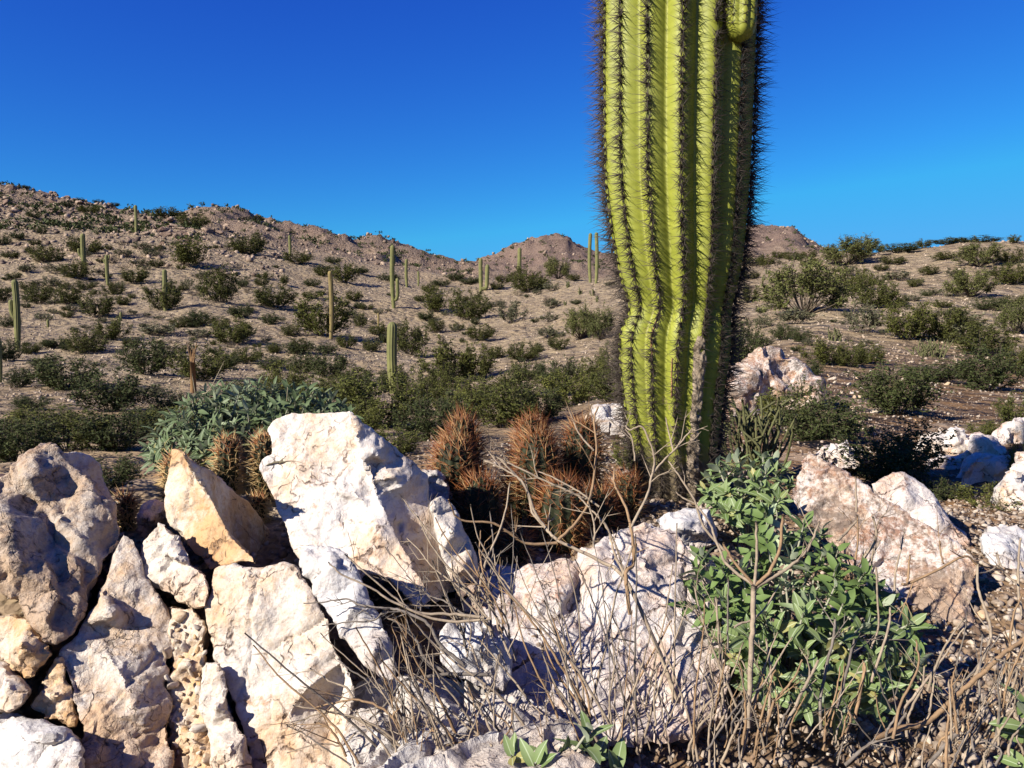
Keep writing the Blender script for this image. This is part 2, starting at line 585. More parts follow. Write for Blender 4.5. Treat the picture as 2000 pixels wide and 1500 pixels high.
def m_saguaro():
    t = NT('saguaro_skin')
    p = t.coord()
    v = t.attr('valley')
    n = t.noise(t.mapping(p, (1, 1, 4)), 9, 5, 0.6)
    n2 = t.noise(p, 70, 4, 0.6)
    c = t.mix(t.ramp(n, 0.3, 0.7), (0.215, 0.230, 0.026), (0.300, 0.308, 0.042))
    c = t.mix(t.ramp(v, 0.80, 1.0, 0, 0.55), c, (0.40, 0.385, 0.10))
    c = t.mix(t.ramp(n2, 0.55, 0.75, 0, 0.35), c, (0.150, 0.195, 0.022))
    c = t.mix(t.ramp(t.noise(p, 28, 5, 0.7), 0.68, 0.74, 0, 0.5), c, (0.30, 0.21, 0.08))
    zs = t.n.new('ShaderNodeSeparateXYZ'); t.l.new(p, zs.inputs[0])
    c = t.mix(t.ramp(t.math('ADD', zs.outputs[2], t.math('MULTIPLY', t.noise(p, 12, 4), 0.12)), 0.21, 0.28, 1, 0), c, (0.15, 0.115, 0.07))  # corky brown foot: shade around the trunk base put into the skin colour
    c = t.mix(t.ramp(t.noise(p, 5, 4, 0.6), 0.5, 0.68, 0, 0.35), c, (0.24, 0.25, 0.075))
    c = t.mix(t.math('MULTIPLY', t.ramp(t.noise(p, 33, 5, 0.75), 0.60, 0.66), t.ramp(zs.outputs[2], 0.25, 0.75, 0.85, 0.1)), c, (0.26, 0.19, 0.10))
    wv = t.n.new('ShaderNodeTexWave')
    wv.bands_direction = 'Z'
    t.l.new(t.vadd(p, t.noisec(p, 9, 2), 0.03), wv.inputs['Vector'])
    wv.inputs['Scale'].default_value = 17
    wv.inputs['Distortion'].default_value = 2.5
    wv.inputs['Detail'].default_value = 2
    h = t.math('ADD', t.math('MULTIPLY', wv.outputs['Fac'], 0.5), t.math('MULTIPLY', n2, 0.5))
    return t.done(c, 0.55, t.bump(h, 0.16, 0.004), 0.25)


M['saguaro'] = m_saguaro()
M['far_saguaro'] = m_simple('far_saguaro_skin', (0.20, 0.19, 0.065), (0.12, 0.12, 0.045), 2.0, 0.7)
M['far_saguaro_tan'] = m_simple('tan_saguaro_skin', (0.27, 0.20, 0.075), (0.16, 0.12, 0.05), 2.0, 0.8)
M['bark'] = m_simple('corky_bark', (0.36, 0.28, 0.20), (0.13, 0.095, 0.06), 45, 0.95, 1.0)
M['scar'] = m_simple('healed_scar', (0.40, 0.22, 0.09), (0.22, 0.12, 0.06), 60, 0.9, 0.5)


def m_leaf(name, top, top2, under):
    t = NT(name)
    r = t.rnd()
    p = t.coord()
    n = t.noise(p, 60, 3)
    c = t.mix(r, top, top2)
    c = t.mix(t.ramp(n, 0.4, 0.7, 0, 0.35), c, tuple(x * 0.7 for x in top))
    r2 = t.math('FRACT', t.math('MULTIPLY', r, 37.0))
    c = t.mix(t.ramp(r2, 0.90, 0.96, 0, 0.75), c, (0.36, 0.30, 0.10))
    c = t.mix(t.ramp(t.noise(p, 9, 4, 0.7), 0.60, 0.68, 0, 0.5), c, (0.22, 0.17, 0.09))
    ax = t.n.new('ShaderNodeSeparateXYZ'); t.l.new(p, ax.inputs[0])
    mid = t.ramp(t.math('ABSOLUTE', ax.outputs[0]), 0.0, 0.025, 0.6, 0)
    c = t.mix(mid, c, tuple(min(1, x * 1.6) for x in under))
    c = t.mix(t.geo('Backfacing'), c, under)
    m = t.done(c, 0.6, None, 0.25)
    tr = t.n.new('ShaderNodeBsdfTranslucent')
    t.l.new(c, tr.inputs[0])
    mx = t.n.new('ShaderNodeMixShader'); mx.inputs[0].default_value = 0.18
    t.l.new(t.b.outputs[0], mx.inputs[1]); t.l.new(tr.outputs[0], mx.inputs[2])
    t.l.new(mx.outputs[0], t.out.inputs[0])
    return m


M['leaf_green'] = m_leaf('brittlebush_leaf', (0.135, 0.200, 0.055), (0.215, 0.270, 0.110), (0.36, 0.40, 0.27))
M['leaf_blue'] = m_leaf('bluish_leaf', (0.085, 0.125, 0.046), (0.150, 0.190, 0.090), (0.27, 0.30, 0.19))
M['leaf_stem'] = m_simple('pale_stem', (0.36, 0.36, 0.26), (0.26, 0.24, 0.17), 40, 0.8)


def m_foliage(name, a, b, c2):
    t = NT(name)
    v = t.attr('rnd')
    r = t.rnd()
    c = t.mix(v, a, b)
    c = t.mix(t.math('MULTIPLY', r, 0.7), c, c2)
    t.done(c, 0.75, None, 0.15)
    tr = t.n.new('ShaderNodeBsdfTranslucent')
    t.l.new(c, tr.inputs[0])
    mx = t.n.new('ShaderNodeMixShader'); mx.inputs[0].default_value = 0.15
    t.l.new(t.b.outputs[0], mx.inputs[1]); t.l.new(tr.outputs[0], mx.inputs[2])
    t.l.new(mx.outputs[0], t.out.inputs[0])
    return t.m


M['fol_creosote'] = m_foliage('creosote_foliage', (0.054, 0.062, 0.012), (0.120, 0.120, 0.026), (0.058, 0.062, 0.016))
M['fol_palo'] = m_foliage('paloverde_foliage', (0.100, 0.110, 0.028), (0.165, 0.165, 0.050), (0.085, 0.095, 0.030))
M['fol_dark'] = m_foliage('dark_foliage', (0.042, 0.055, 0.016), (0.085, 0.095, 0.030), (0.045, 0.055, 0.018))
M['fol_grey'] = m_foliage('bursage_foliage', (0.120, 0.120, 0.060), (0.180, 0.170, 0.095), (0.085, 0.080, 0.045))
M['cholla'] = m_simple('cholla_skin', (0.13, 0.13, 0.05), (0.07, 0.065, 0.03), 60, 0.8, 0.8)
M['lizard'] = m_simple('lizard_skin', (0.20, 0.16, 0.10), (0.085, 0.07, 0.045), 300, 0.7, 0.3)

# ------------------------------------------------------------------ terrain
# each column of ground: (pixel row, metres ahead) as the photograph shows it
NEAR_L = [(1900, 0.55), (1620, 0.95), (1500, 1.12), (1260, 1.24), (1090, 1.42), (1010, 1.65), (955, 2.4)]
NEAR_C = [(1900, 0.55), (1620, 0.95), (1500, 1.10), (1300, 1.25), (1140, 1.48), (1070, 1.75), (960, 2.2)]
NEAR_S = [(1900, 0.55), (1620, 0.95), (1500, 1.10), (1300, 1.28), (1120, 1.55), (1010, 1.85), (950, 2.15)]
NEAR_R = [(1900, 0.55), (1620, 0.95), (1500, 1.08), (1300, 1.32), (1135, 1.65), (1030, 2.1), (960, 2.8)]
COLS = {
    -300: NEAR_L + [(900, 5), (830, 9), (765, 16), (700, 26), (640, 38), (580, 55), (520, 75), (450, 100), (380, 130), (335, 150), (380, 230)],
    0: NEAR_L + [(900, 5), (830, 9), (765, 16), (700, 26), (640, 38), (580, 55), (520, 75), (460, 100), (400, 130), (364, 150), (400, 230)],
    130: NEAR_L + [(900, 5), (835, 9), (765, 16), (700, 26), (640, 38), (580, 55), (520, 75), (460, 100), (415, 130), (391, 148), (420, 230)],
    260: NEAR_L + [(900, 5), (840, 9), (770, 16), (705, 26), (645, 38), (590, 55), (530, 75), (470, 100), (430, 130), (409, 145), (440, 230)],
    340: NEAR_L + [(900, 5), (840, 9), (775, 16), (710, 26), (650, 38), (592, 55), (532, 75), (475, 100), (438, 130), (420, 142), (450, 180), (432, 240), (460, 330)],
    410: NEAR_L + [(900, 5), (842, 9), (775, 16), (712, 26), (652, 38), (595, 55), (537, 75), (480, 100), (445, 128), (440, 140), (455, 180), (411, 245), (440, 340)],
    490: NEAR_L + [(900, 5), (845, 9), (778, 16), (715, 26), (655, 38), (600, 55), (545, 75), (495, 100), (470, 125), (465, 150), (445, 200), (418, 250), (450, 350)],
    600: NEAR_L + [(898, 5), (848, 9), (782, 16), (720, 26), (662, 38), (610, 55), (558, 75), (515, 100), (495, 130), (490, 170), (475, 210), (457, 265), (480, 370)],
    740: NEAR_C + [(895, 5), (850, 9), (795, 16), (735, 26), (678, 38), (625, 55), (580, 72), (545, 95), (530, 130), (520, 180), (495, 240), (466, 290), (490, 400)],
    830: NEAR_C + [(895, 5), (852, 9), (800, 16), (745, 26), (690, 38), (640, 52), (597, 68), (565, 88), (548, 130), (540, 190), (520, 250), (498, 310), (520, 420)],
    905: NEAR_C + [(895, 5), (852, 9), (800, 16), (745, 26), (692, 38), (642, 50), (600, 66), (570, 85), (556, 125), (545, 190), (533, 260), (522, 330), (530, 440)],
    960: NEAR_C + [(895, 5), (852, 9), (800, 16), (740, 26), (688, 38), (640, 50), (598, 65), (566, 82), (556, 110), (552, 200), (530, 330), (503, 450), (520, 560)],
    1030: NEAR_C + [(895, 5), (850, 9), (795, 16), (730, 26), (680, 36), (632, 48), (592, 62), (563, 78), (558, 95), (560, 200), (520, 350), (466, 455), (500, 580)],
    1070: NEAR_C + [(893, 5), (848, 9), (790, 16), (725, 26), (672, 36), (626, 48), (588, 60), (558, 76), (554, 90), (560, 200), (510, 350), (459, 455), (500, 580)],
    1105: NEAR_C + [(890, 5), (845, 9), (786, 16), (718, 26), (665, 36), (620, 47), (583, 58), (553, 74), (551, 88), (560, 200), (510, 350), (461, 455), (500, 580)],
    1118: NEAR_C + [(890, 5), (845, 9), (785, 16), (716, 26), (662, 36), (618, 47), (582, 58), (551, 74), (550, 88), (560, 200), (515, 350), (477, 455), (500, 580)],
    1165: NEAR_S + [(885, 4), (845, 7), (780, 15), (712, 25), (657, 35), (612, 45), (577, 56), (548, 72), (550, 88), (560, 200), (525, 350), (497, 455), (520, 580)],
    1300: NEAR_S + [(880, 4), (830, 7), (765, 13), (700, 21), (645, 30), (600, 40), (565, 50), (530, 66), (538, 85), (545, 200), (515, 320), (490, 420), (520, 560)],
    1440: NEAR_S + [(870, 4), (810, 6.5), (745, 11), (690, 17), (640, 25), (598, 34), (558, 45), (520, 62), (528, 80), (535, 200), (490, 320), (446, 410), (480, 560)],
    1540: NEAR_R + [(865, 4), (800, 6.5), (735, 11), (682, 16), (635, 23), (595, 31), (555, 41), (502, 60), (512, 80), (520, 200), (480, 320), (442, 410), (480, 560)],
    1582: NEAR_R + [(865, 4), (800, 6.5), (735, 11), (680, 16), (633, 23), (592, 30), (553, 40), (496, 58), (506, 80), (510, 200), (495, 320), (468, 410), (500, 560)],
    1605: NEAR_R + [(865, 4), (800, 6.5), (735, 11), (680, 16), (632, 22), (590, 30), (552, 39), (490, 57), (500, 80), (520, 200), (505, 320), (480, 400), (520, 560)],
    1760: NEAR_R + [(868, 4), (800, 6.5), (738, 11), (684, 16), (630, 22), (585, 29), (545, 37), (489, 50), (500, 80), (545, 200), (560, 320), (560, 400), (560, 560)],
    1880: NEAR_R + [(935, 3.1), (900, 3.5), (868, 4.2), (840, 5.2), (808, 6.8), (745, 11), (688, 16), (630, 22), (580, 28), (535, 35), (474, 45), (490, 80), (545, 200), (560, 320), (560, 400), (560, 560)],
    2020: NEAR_R + [(925, 3.2), (880, 3.6), (848, 4.2), (830, 5.2), (808, 6.8), (750, 11), (692, 16), (632, 22), (578, 28), (530, 34), (470, 42), (490, 80), (545, 200), (560, 320), (560, 400), (560, 560)],
    2400: NEAR_R + [(872, 4), (815, 6.5), (755, 11), (696, 16), (636, 22), (578, 28), (530, 34), (462, 42), (490, 80), (545, 200), (560, 320), (560, 400), (560, 560)],
}
LY = np.linspace(math.log(0.25), math.log(1200), 700)
_px = np.array(sorted(COLS), dtype=float)
_tab = []
for c in sorted(COLS):
    ys = np.array([b for a, b in COLS[c]]); zs = np.array([zpx(a, b) for a, b in COLS[c]])
    ys = np.concatenate([[0.2], ys, [1300]]); zs = np.concatenate([[0.0], zs, [zs[-1] - 5]])
    zz = np.interp(LY, np.log(ys), zs)
    # interpolate straight lines in Y (not log Y) between the control points
    zz = np.interp(np.exp(LY), ys, zs)
    k = np.ones(9) / 9
    zsm = np.convolve(np.pad(zz, 4, mode='edge'), k, mode='valid')
    _tab.append(zsm)
_tab = np.array(_tab)


def hfun(x, y):
    x = np.asarray(x, dtype=float); y = np.asarray(y, dtype=float)
    r = np.sqrt(x * x + y * y) + 1e-6
    az = np.arctan2(x, y)
    azc = np.clip(az, -0.80, 0.80)
    px = np.clip(1000 + F * np.tan(azc), _px[0], _px[-1])
    Y = np.clip(r * np.cos(azc), 0.26, 1190)
    fx = np.interp(px, _px, np.arange(len(_px)))
    i = np.clip(fx.astype(int), 0, len(_px) - 2); fi = fx - i
    fi = fi * fi * (3 - 2 * fi) * 0.5 + fi * 0.5
    fy = (np.log(Y) - LY[0]) / (LY[1] - LY[0])
    j = np.clip(fy.astype(int), 0, len(LY) - 2); fj = np.clip(fy - j, 0, 1)
    z = (_tab[i, j] * (1 - fi) + _tab[i + 1, j] * fi) * (1 - fj) + (_tab[i, j + 1] * (1 - fi) + _tab[i + 1, j + 1] * fi) * fj
    back = np.clip((np.abs(az) - 0.85) / 0.6, 0, 1)
    z = z * (1 - back) + back * (0.02 * r)
    P = np.stack([x.ravel(), y.ravel(), np.zeros(x.size)], 1)
    far = np.clip((Y - 60) / 200, 0, 1)
    Yr = Y.ravel()
    far = far.ravel()
    n = fbm(P * 0.09, 5, 3) * np.clip(Yr - 4, 0, 60) * 0.012
    n2 = fbm(P * 0.55, 4, 11) * np.clip(Yr - 2, 0, 40) * 0.006
    n3 = (ridged(P * 0.045, 5, 21)) * far.ravel() * 5.0 - far.ravel() * 1.0
    n4 = fbm(P * 5.0, 3, 31) * 0.025 * np.clip(1.5 - np.abs(Y.ravel() - 1.5) / 8, 0, 1)
    return z + n.reshape(x.shape) * 1.0 + n2.reshape(x.shape) + n3.reshape(x.shape) + n4.reshape(x.shape)


def ground_hit(px, py):
    """where the view ray through a pixel meets the ground"""
    Y = np.geomspace(1.0, 700, 900)
    u, v = (px - 1000) / F, (750 - py) / F
    cp, sp = math.cos(PITCH), math.sin(PITCH)
    dy, dz = cp + v * sp, -sp + v * cp
    x = u * Y / dy; z = CZ + dz / dy * Y
    g = hfun(x, Y)
    k = np.where(z <= g)[0]
    if len(k) == 0:
        k = [int(np.argmin(z - g))]
    k = k[0]
    return Vector((x[k], Y[k], g[k]))


def build_terrain():
    az_in = np.linspace(-R(38), R(38), 560)
    az_out = np.linspace(R(38), 2 * math.pi - R(38), 70)[1:-1]
    az = np.concatenate([az_in, az_out])
    r = np.concatenate([np.linspace(0.25, 3.2, 190, endpoint=False), np.geomspace(3.2, 1000, 330)])
    A, RR = np.meshgrid(az, r, indexing='ij')
    X, Y = RR * np.sin(A), RR * np.cos(A)
    Z = hfun(X, Y)
    V = np.stack([X, Y, Z], -1).reshape(-1, 3)
    na, nr = len(az), len(r)
    i, j = np.meshgrid(np.arange(na), np.arange(nr - 1), indexing='ij')
    k = (i + 1) % na
    Q = np.stack([i * nr + j, k * nr + j, k * nr + j + 1, i * nr + j + 1], -1).reshape(-1, 4)
    # centre cap
    c = len(V)
    V = np.vstack([V, [[0, 0, 0]]])
    T = np.array([(c, ((a + 1) % na) * nr, a * nr) for a in range(na)])
    x, y = V[:, 0], V[:, 1]
    P = V * 0.25
    side = np.clip((x / np.maximum(y, 0.3) - 0.0) / 0.25, 0, 1)
    soil = np.clip((20 - y) / 9, 0, 1) * (0.45 + 0.55 * side) + 0.35 * fbm(P, 4, 5) * np.clip((60 - y) / 40, 0, 1)
    soil = np.where(y < 2.2, 0.35 + 0.4 * side, soil)
    rock = np.clip((y - 105) / 60, 0, 1) * 0.75 + 0.4 * np.clip((y - 280) / 60, 0, 1) + 0.4 * np.clip(fbm(P * 0.4, 4, 8), 0, 1) * np.clip((y - 50) / 50, 0, 1)
    me = mesh_np('ground', V, T[:, ::-1], Q[:, ::-1], M['ground'], True,
                 {'soil': np.clip(soil, 0, 1), 'rock': np.clip(rock, 0, 1)})
    o = link('ground', me)
    set_props(o, 'stony desert ground rising to brown hills', kind='structure')
    return o


build_terrain()

# ------------------------------------------------------------------ stones (prototypes)
def stone_proto(seed, sub=2):
    bm = bmesh.new()
    bmesh.ops.create_icosphere(bm, subdivisions=sub, radius=1.0)
    rr = random.Random(seed)
    V = np.array([v.co[:] for v in bm.verts])
    for k in range(11):                      # fracture planes
        n = np.array([rr.gauss(0, 1) for _ in range(3)]); n /= np.linalg.norm(n)
        d = rr.uniform(0.32, 0.72)
        s = V @ n - d
        V = V - np.clip(s, 0, None)[:, None] * n[None, :]
    V += 0.02 * np.stack([vnoise(V * 3 + k * 7, seed) for k in range(3)], 1)
    F_ = np.array([[v.index for v in f.verts] for f in bm.faces])
    bm.free()
    return V, F_


STONES = [stone_proto(100 + k, 2) for k in range(7)]
STONES_LO = [stone_proto(140 + k, 1) for k in range(6)]


def rotm(rng, tilt=1.0):
    q = rng.normal(size=4); q /= np.linalg.norm(q)
    w, x, y, z = q
    return np.array([[1 - 2 * (y * y + z * z), 2 * (x * y - z * w), 2 * (x * z + y * w)],
                     [2 * (x * y + z * w), 1 - 2 * (x * x + z * z), 2 * (y * z - x * w)],
                     [2 * (x * z - y * w), 2 * (y * z + x * w), 1 - 2 * (x * x + y * y)]])


def stone_field(name, pts, sizes, mat, label, flat=0.6, lo=True):
    mb = MB()
    protos = STONES_LO if lo else STONES
    for (p, s) in zip(pts, sizes):
        V, F_ = protos[RNG.integers(len(protos))]
        W = (V * np.array([1, RNG.uniform(.6, 1), RNG.uniform(.4, .8)])) @ rotm(RNG).T
        W[:, 2] *= flat + 0.3
        mb.add(W * s + np.array(p) + np.array([0, 0, s * 0.05]), F_, None, RNG.random())
    o = link(name, mb.mesh(name, mat, False, None, 'rnd'))
    set_props(o, label, kind='stuff')
    return o


def sector_pts(n, px0, px1, y0, y1, logy=True):
    px = RNG.uniform(px0, px1, n)
    Y = np.exp(RNG.uniform(math.log(y0), math.log(y1), n)) if logy else RNG.uniform(y0, y1, n)
    x = (px - 1000) / F * Y
    return np.stack([x, Y, hfun(x, Y)], 1)


# hillside rubble
pts = sector_pts(15000, -60, 2060, 13, 95)
stone_field('hillside_rubble', pts, (0.028 + 0.05 * RNG.random(len(pts)) ** 3) * (pts[:, 1] / 14) ** 0.55, M['hill_stone'],
            'pale stones strewn over the hill slopes')
pts = np.vstack([sector_pts(6500, -60, 560, 75, 152, False), sector_pts(4500, 330, 930, 130, 300, False), sector_pts(2600, 930, 1620, 300, 460, False)])
stone_field('ridge_rubble', pts, (0.16 + 0.85 * RNG.random(len(pts)) ** 7) * (pts[:, 1] / 150) ** 0.6, M['ridge_stone'],
            'rubble and outcropping rock along the hill ridges')
# near gravel
pts = np.vstack([sector_pts(9500, 1250, 2060, 1.0, 2.6, False), sector_pts(1800, 250, 1250, 1.02, 1.8, False), sector_pts(700, -60, 700, 1.02, 2.2, False)])
stone_field('gravel', pts, 0.0035 + 0.016 * RNG.random(len(pts)) ** 2.8, M['gravel'], 'loose gravel between the foreground rocks')
pts = np.vstack([sector_pts(5200, 1150, 2060, 2.4, 12), sector_pts(1800, 650, 1250, 2.2, 8)])
stone_field('pebbles', pts, (0.006 + 0.02 * RNG.random(len(pts)) ** 3) * (pts[:, 1] / 4) ** 0.5, M['gravel'], 'pebbles on the brown flat behind the saguaro')

# ------------------------------------------------------------------ big rocks
def cdt(outline, inner):
    v = [Vector((a, b)) for a, b in outline] + [Vector((a, b)) for a, b in inner]
    n = len(outline)
    vo, eo, fo, ov, oe, of = geometry.delaunay_2d_cdt(v, [(i, (i + 1) % n) for i in range(n)], [], 1, 1e-4)
    return vo, fo, ov


def inside(p, poly):
    x, y = p; c = False
    for i in range(len(poly)):
        x1, y1 = poly[i]; x2, y2 = poly[i - 1]
        if (y1 > y) != (y2 > y) and x < (x2 - x1) * (y - y1) / (y2 - y1) + x1: c = not c
    return c


def rock_piece(bm, outline, Y0, a, b, inner=(), T=0.2, shrink=0.75, nrand=8, amp=0.02, rr=None, edge=0.0):
    """closed solid: a front facing the camera side, triangulated, and a smaller back T metres behind.
    a, b: metres of depth per 100 px to the right / upwards"""
    cx = sum(p[0] for p in outline) / len(outline); cy = sum(p[1] for p in outline) / len(outline)
    ctr = [(p[0], p[1]) for p in outline]
    O = []
    for i, p in enumerate(outline):               # roughen the outline
        q = outline[(i + 1) % len(outline)]
        O.append((p[0], p[1], p[2] if len(p) > 2 else 0.0))
        L = math.hypot(q[0] - p[0], q[1] - p[1])
        m = int(L // 45)
        for k in range(m):
            f = (k + 1) / (m + 1)
            nx, ny = -(q[1] - p[1]) / L, (q[0] - p[0]) / L
            j = rr.uniform(-1, 1) * 3.5
            O.append((p[0] + (q[0] - p[0]) * f + nx * j, p[1] + (q[1] - p[1]) * f + ny * j,
                      (p[2] if len(p) > 2 else 0) * (1 - f) + (q[2] if len(q) > 2 else 0) * f))
    poly = [(p[0], p[1]) for p in O]
    I = list(inner)
    xs = [p[0] for p in poly]; ys = [p[1] for p in poly]
    tries = 0
    while nrand > 0 and tries < 400:
        tries += 1
        p = (rr.uniform(min(xs), max(xs)), rr.uniform(min(ys), max(ys)))
        if not inside(p, poly): continue
        if min(math.hypot(p[0] - q[0], p[1] - q[1]) for q in poly) < 14: continue
        I.append((p[0], p[1], rr.uniform(-1, 1) * amp - edge)); nrand -= 1
    dY = {}
    vo, fo, ov = cdt(poly, [(p[0], p[1]) for p in I])
    allp = O + [(p[0], p[1], p[2]) for p in I]
    front, back = [], []
    for k, v in enumerate(vo):
        src = ov[k][0] if ov[k] else None
        dd = allp[src][2] if src is not None else 0.0
        Y = Y0 + a * (v[0] - cx) / 100 + b * (cy - v[1]) / 100 + dd
        front.append(bm.verts.new(U(v[0], v[1], Y)))
        sx, sy = cx + (v[0] - cx) * shrink, cy + (v[1] - cy) * shrink
        Yb = Y0 + a * (sx - cx) / 100 + b * (cy - sy) / 100 + T
        back.append(bm.verts.new(U(sx, sy, Yb)))
    edges = {}
    for f in fo:
        f = list(f)
        if len(f) < 3: continue
        try:
            bm.faces.new([front[i] for i in f]); bm.faces.new([back[i] for i in reversed(f)])
        except ValueError: continue
        for i in range(len(f)):
            e = (f[i], f[(i + 1) % len(f)])
            edges[e] = 1
    for (i, j) in edges:
        if (j, i) not in edges:
            bm.faces.new([front[j], front[i], back[i], back[j]])


ROCK_BVH = {}


def rock(name, label, pieces, mat, voxel=0.0038, seed=1, lump=0.012, lf=9, facet=0.010, ff=9, chip=0.004, cf=30, fine=0.0018,
         crack=0.0, terr=0.0, tdir=(0.3, 0.2, 1.0), tk=28, cat='rock', group=None, smooth_it=1, keep=None, rough=0.55):
    rr = random.Random(seed)
    bm = bmesh.new()
    for pc in pieces:
        rock_piece(bm, rr=rr, **pc)
    bmesh.ops.recalc_face_normals(bm, faces=bm.faces)
    me = bpy.data.meshes.new(name); bm.to_mesh(me); bm.free()
    o = bpy.data.objects.new(name, me); COL.objects.link(o)
    md = o.modifiers.new('r', 'REMESH'); md.mode = 'VOXEL'; md.voxel_size = voxel
    sm = o.modifiers.new('s', 'SMOOTH'); sm.iterations = smooth_it; sm.factor = 0.5
    dg = bpy.context.evaluated_depsgraph_get()
    ev = o.evaluated_get(dg); em = ev.to_mesh()
    n = len(em.vertices)
    V = np.empty(n * 3, dtype=np.float32); em.vertices.foreach_get('co', V); V = V.reshape(-1, 3).astype(float)
    N = np.empty(n * 3, dtype=np.float32); em.vertices.foreach_get('normal', N); N = N.reshape(-1, 3).astype(float)
    nl = len(em.loops); L = np.empty(nl, dtype=np.int32); em.loops.foreach_get('vertex_index', L)
    Q = L.reshape(-1, 4)
    ev.to_mesh_clear()
    bpy.data.objects.remove(o); bpy.data.meshes.remove(me)
    off = np.array([seed * 3.17, seed * 1.31, seed * 2.23])
    P = V + off
    wob = np.stack([fbm(P * 11 + 5 * k, 3, seed + k) for k in range(3)], 1)
    rt = np.array(Matrix.Rotation(seed * 1.7, 3, Vector((0.3, 0.7, 0.5)).normalized()))
    PR = P @ rt.T
    d = 0
    AN = PR * np.array([1.0, 0.62, 1.25])          # fracture blocks longer one way than the other
    f1, f2, cr, tl = voro(AN * ff + wob * 0.04, seed)
    d += facet * (0.5 * (cr - 0.5) + 1.7 * tl) * np.clip((f2 - f1) / 0.07, 0, 1)
    f1, f2, cr, tl = voro(AN * ff * 2.7 + wob * 0.06, seed + 40)
    mk = np.clip(fbm(P * 6, 2, seed + 5) * 2 + 0.6, 0.15, 1)
    d += facet * rough * (0.50 * (cr - 0.5) + 1.7 * tl) * mk * np.clip((f2 - f1) / 0.10, 0, 1)
    W = AN + wob * (0.03 / ff)
    g = facet * 0.55
    for k in range(3):                     # chamfered blocks: facets with their tips broken flat
        d += g * np.clip(1.7 * snl(W * ff * 0.8 * 2.4 ** k + 3.3 * k, seed + k), -0.45, 0.5)
        g *= rough
    d += chip * mk * (np.clip(1.6 * snl(W * cf + 7.7, seed + 20), -0.35, 0.6) + 0.55 * np.clip(1.6 * snl(W * cf * 2.2 + 2.1, seed + 21), -0.4, 0.6) + 0.3 * snl(W * cf * 4.7 + 4.4, seed + 22))
    if crack:
        f1, f2, cr, tl = voro(P * ff + wob * 0.12, seed)
        d -= crack * np.exp(-((f2 - f1) / 0.04) ** 2) * (fbm(P * 6, 2, seed + 3) > -0.05)
    if terr:
        td = np.array(tdir, dtype=float); td /= np.linalg.norm(td)
        s = (P @ td) * tk + fbm(P * 7, 3, seed + 7) * 1.6
        fr = s - np.floor(s)
        d += terr * (np.clip(fr * 1.25, 0, 1) - np.clip((fr - 0.8) * 5, 0, 1) - 0.4) * (0.35 + 0.65 * (fbm(P * 5, 2, seed + 8) > -0.15))
    d += fine * (fbm(P * 90, 3, seed + 2) + 0.5 * snl(P * 140, seed + 30))
    V = V + N * d[:, None]
    lo = V[:, 2].min()
    org = np.array([V[:, 0].mean(), V[:, 1].mean(), lo])
    me = mesh_np(name, V - org, None, Q, mat, True)
    me.set_sharp_from_angle(angle=R(34))
    o = link(name, me, None, org)
    set_props(o, label, cat, group)
    if keep: ROCK_BVH[keep] = BVHTree.FromPolygons([Vector(v) for v in V], [tuple(q) for q in Q])
    return o


def P_(outline, Y0, a=0.0, b=0.0, inner=(), T=0.2, **k):
    return dict(outline=outline, Y0=Y0, a=a, b=b, inner=inner, T=T, **k)


# the leaning white slab in the middle, with the lizard on it
rock('leaning_slab', 'large white quartz slab leaning back with a small lizard on its face', [
    P_([(522, 838), (535, 818), (565, 806), (640, 803), (683, 802), (706, 822), (700, 870), (722, 940), (762, 1020), (800, 1090), (842, 1170),
        (820, 1185), (760, 1130), (715, 1120), (690, 1150), (640, 1160), (600, 1105), (562, 1040), (530, 965), (506, 912), (512, 898), (532, 888)],
       1.42, -0.015, 0.055, [(600, 860, 0), (660, 850, -.005), (690, 960, -.02), (620, 960, -.005), (740, 1040, -.02)], 0.16, nrand=6, amp=0.008),
    P_([(683, 802), (706, 822), (760, 862), (790, 895), (832, 930), (838, 975), (868, 1050), (905, 1120), (900, 1150), (850, 1172), (842, 1165), (800, 1090),
        (762, 1020), (722, 940), (700, 870)], 1.44, 0.07, 0.05, [(770, 930, -.03), (800, 985, .01), (850, 1090, -.01), (730, 880, -.02), (780, 1030, .03)], 0.14, nrand=4, amp=0.012),
], M['q_slab'], seed=11, lump=0.006, lf=8, facet=0.006, ff=7, chip=0.0022, cf=28, fine=0.0012, keep='slab')
rock('tongue_rock', 'narrow smooth white quartz block slanting down below the leaning slab', [
    P_([(600, 1060), (640, 1062), (672, 1075), (690, 1110), (715, 1160), (735, 1195), (758, 1240), (764, 1270), (775, 1310), (770, 1332), (745, 1322),
        (702, 1292), (684, 1262), (652, 1215), (612, 1150), (585, 1100)],
       1.13, -0.015, 0.06, [(650, 1110, -.025), (690, 1190, -.03), (730, 1270, -.03)], 0.13, nrand=4, amp=0.006)],
    M['q_white'], seed=12, lump=0.007, facet=0.006, ff=11, chip=0.0025, fine=0.001)
rock('ridge_rock', 'cream quartz rib standing against the right edge of the leaning slab', [
    P_([(842, 985), (862, 972), (893, 1000), (905, 1040), (925, 1085), (938, 1118), (925, 1155), (900, 1170), (880, 1130), (862, 1080), (850, 1030)],
       1.36, 0.06, 0.05, [(885, 1040, -.03), (905, 1110, -.03)], 0.14, nrand=3, amp=0.01)],
    M['q_cream'], seed=13, lump=0.006, facet=0.007, ff=10, chip=0.003)
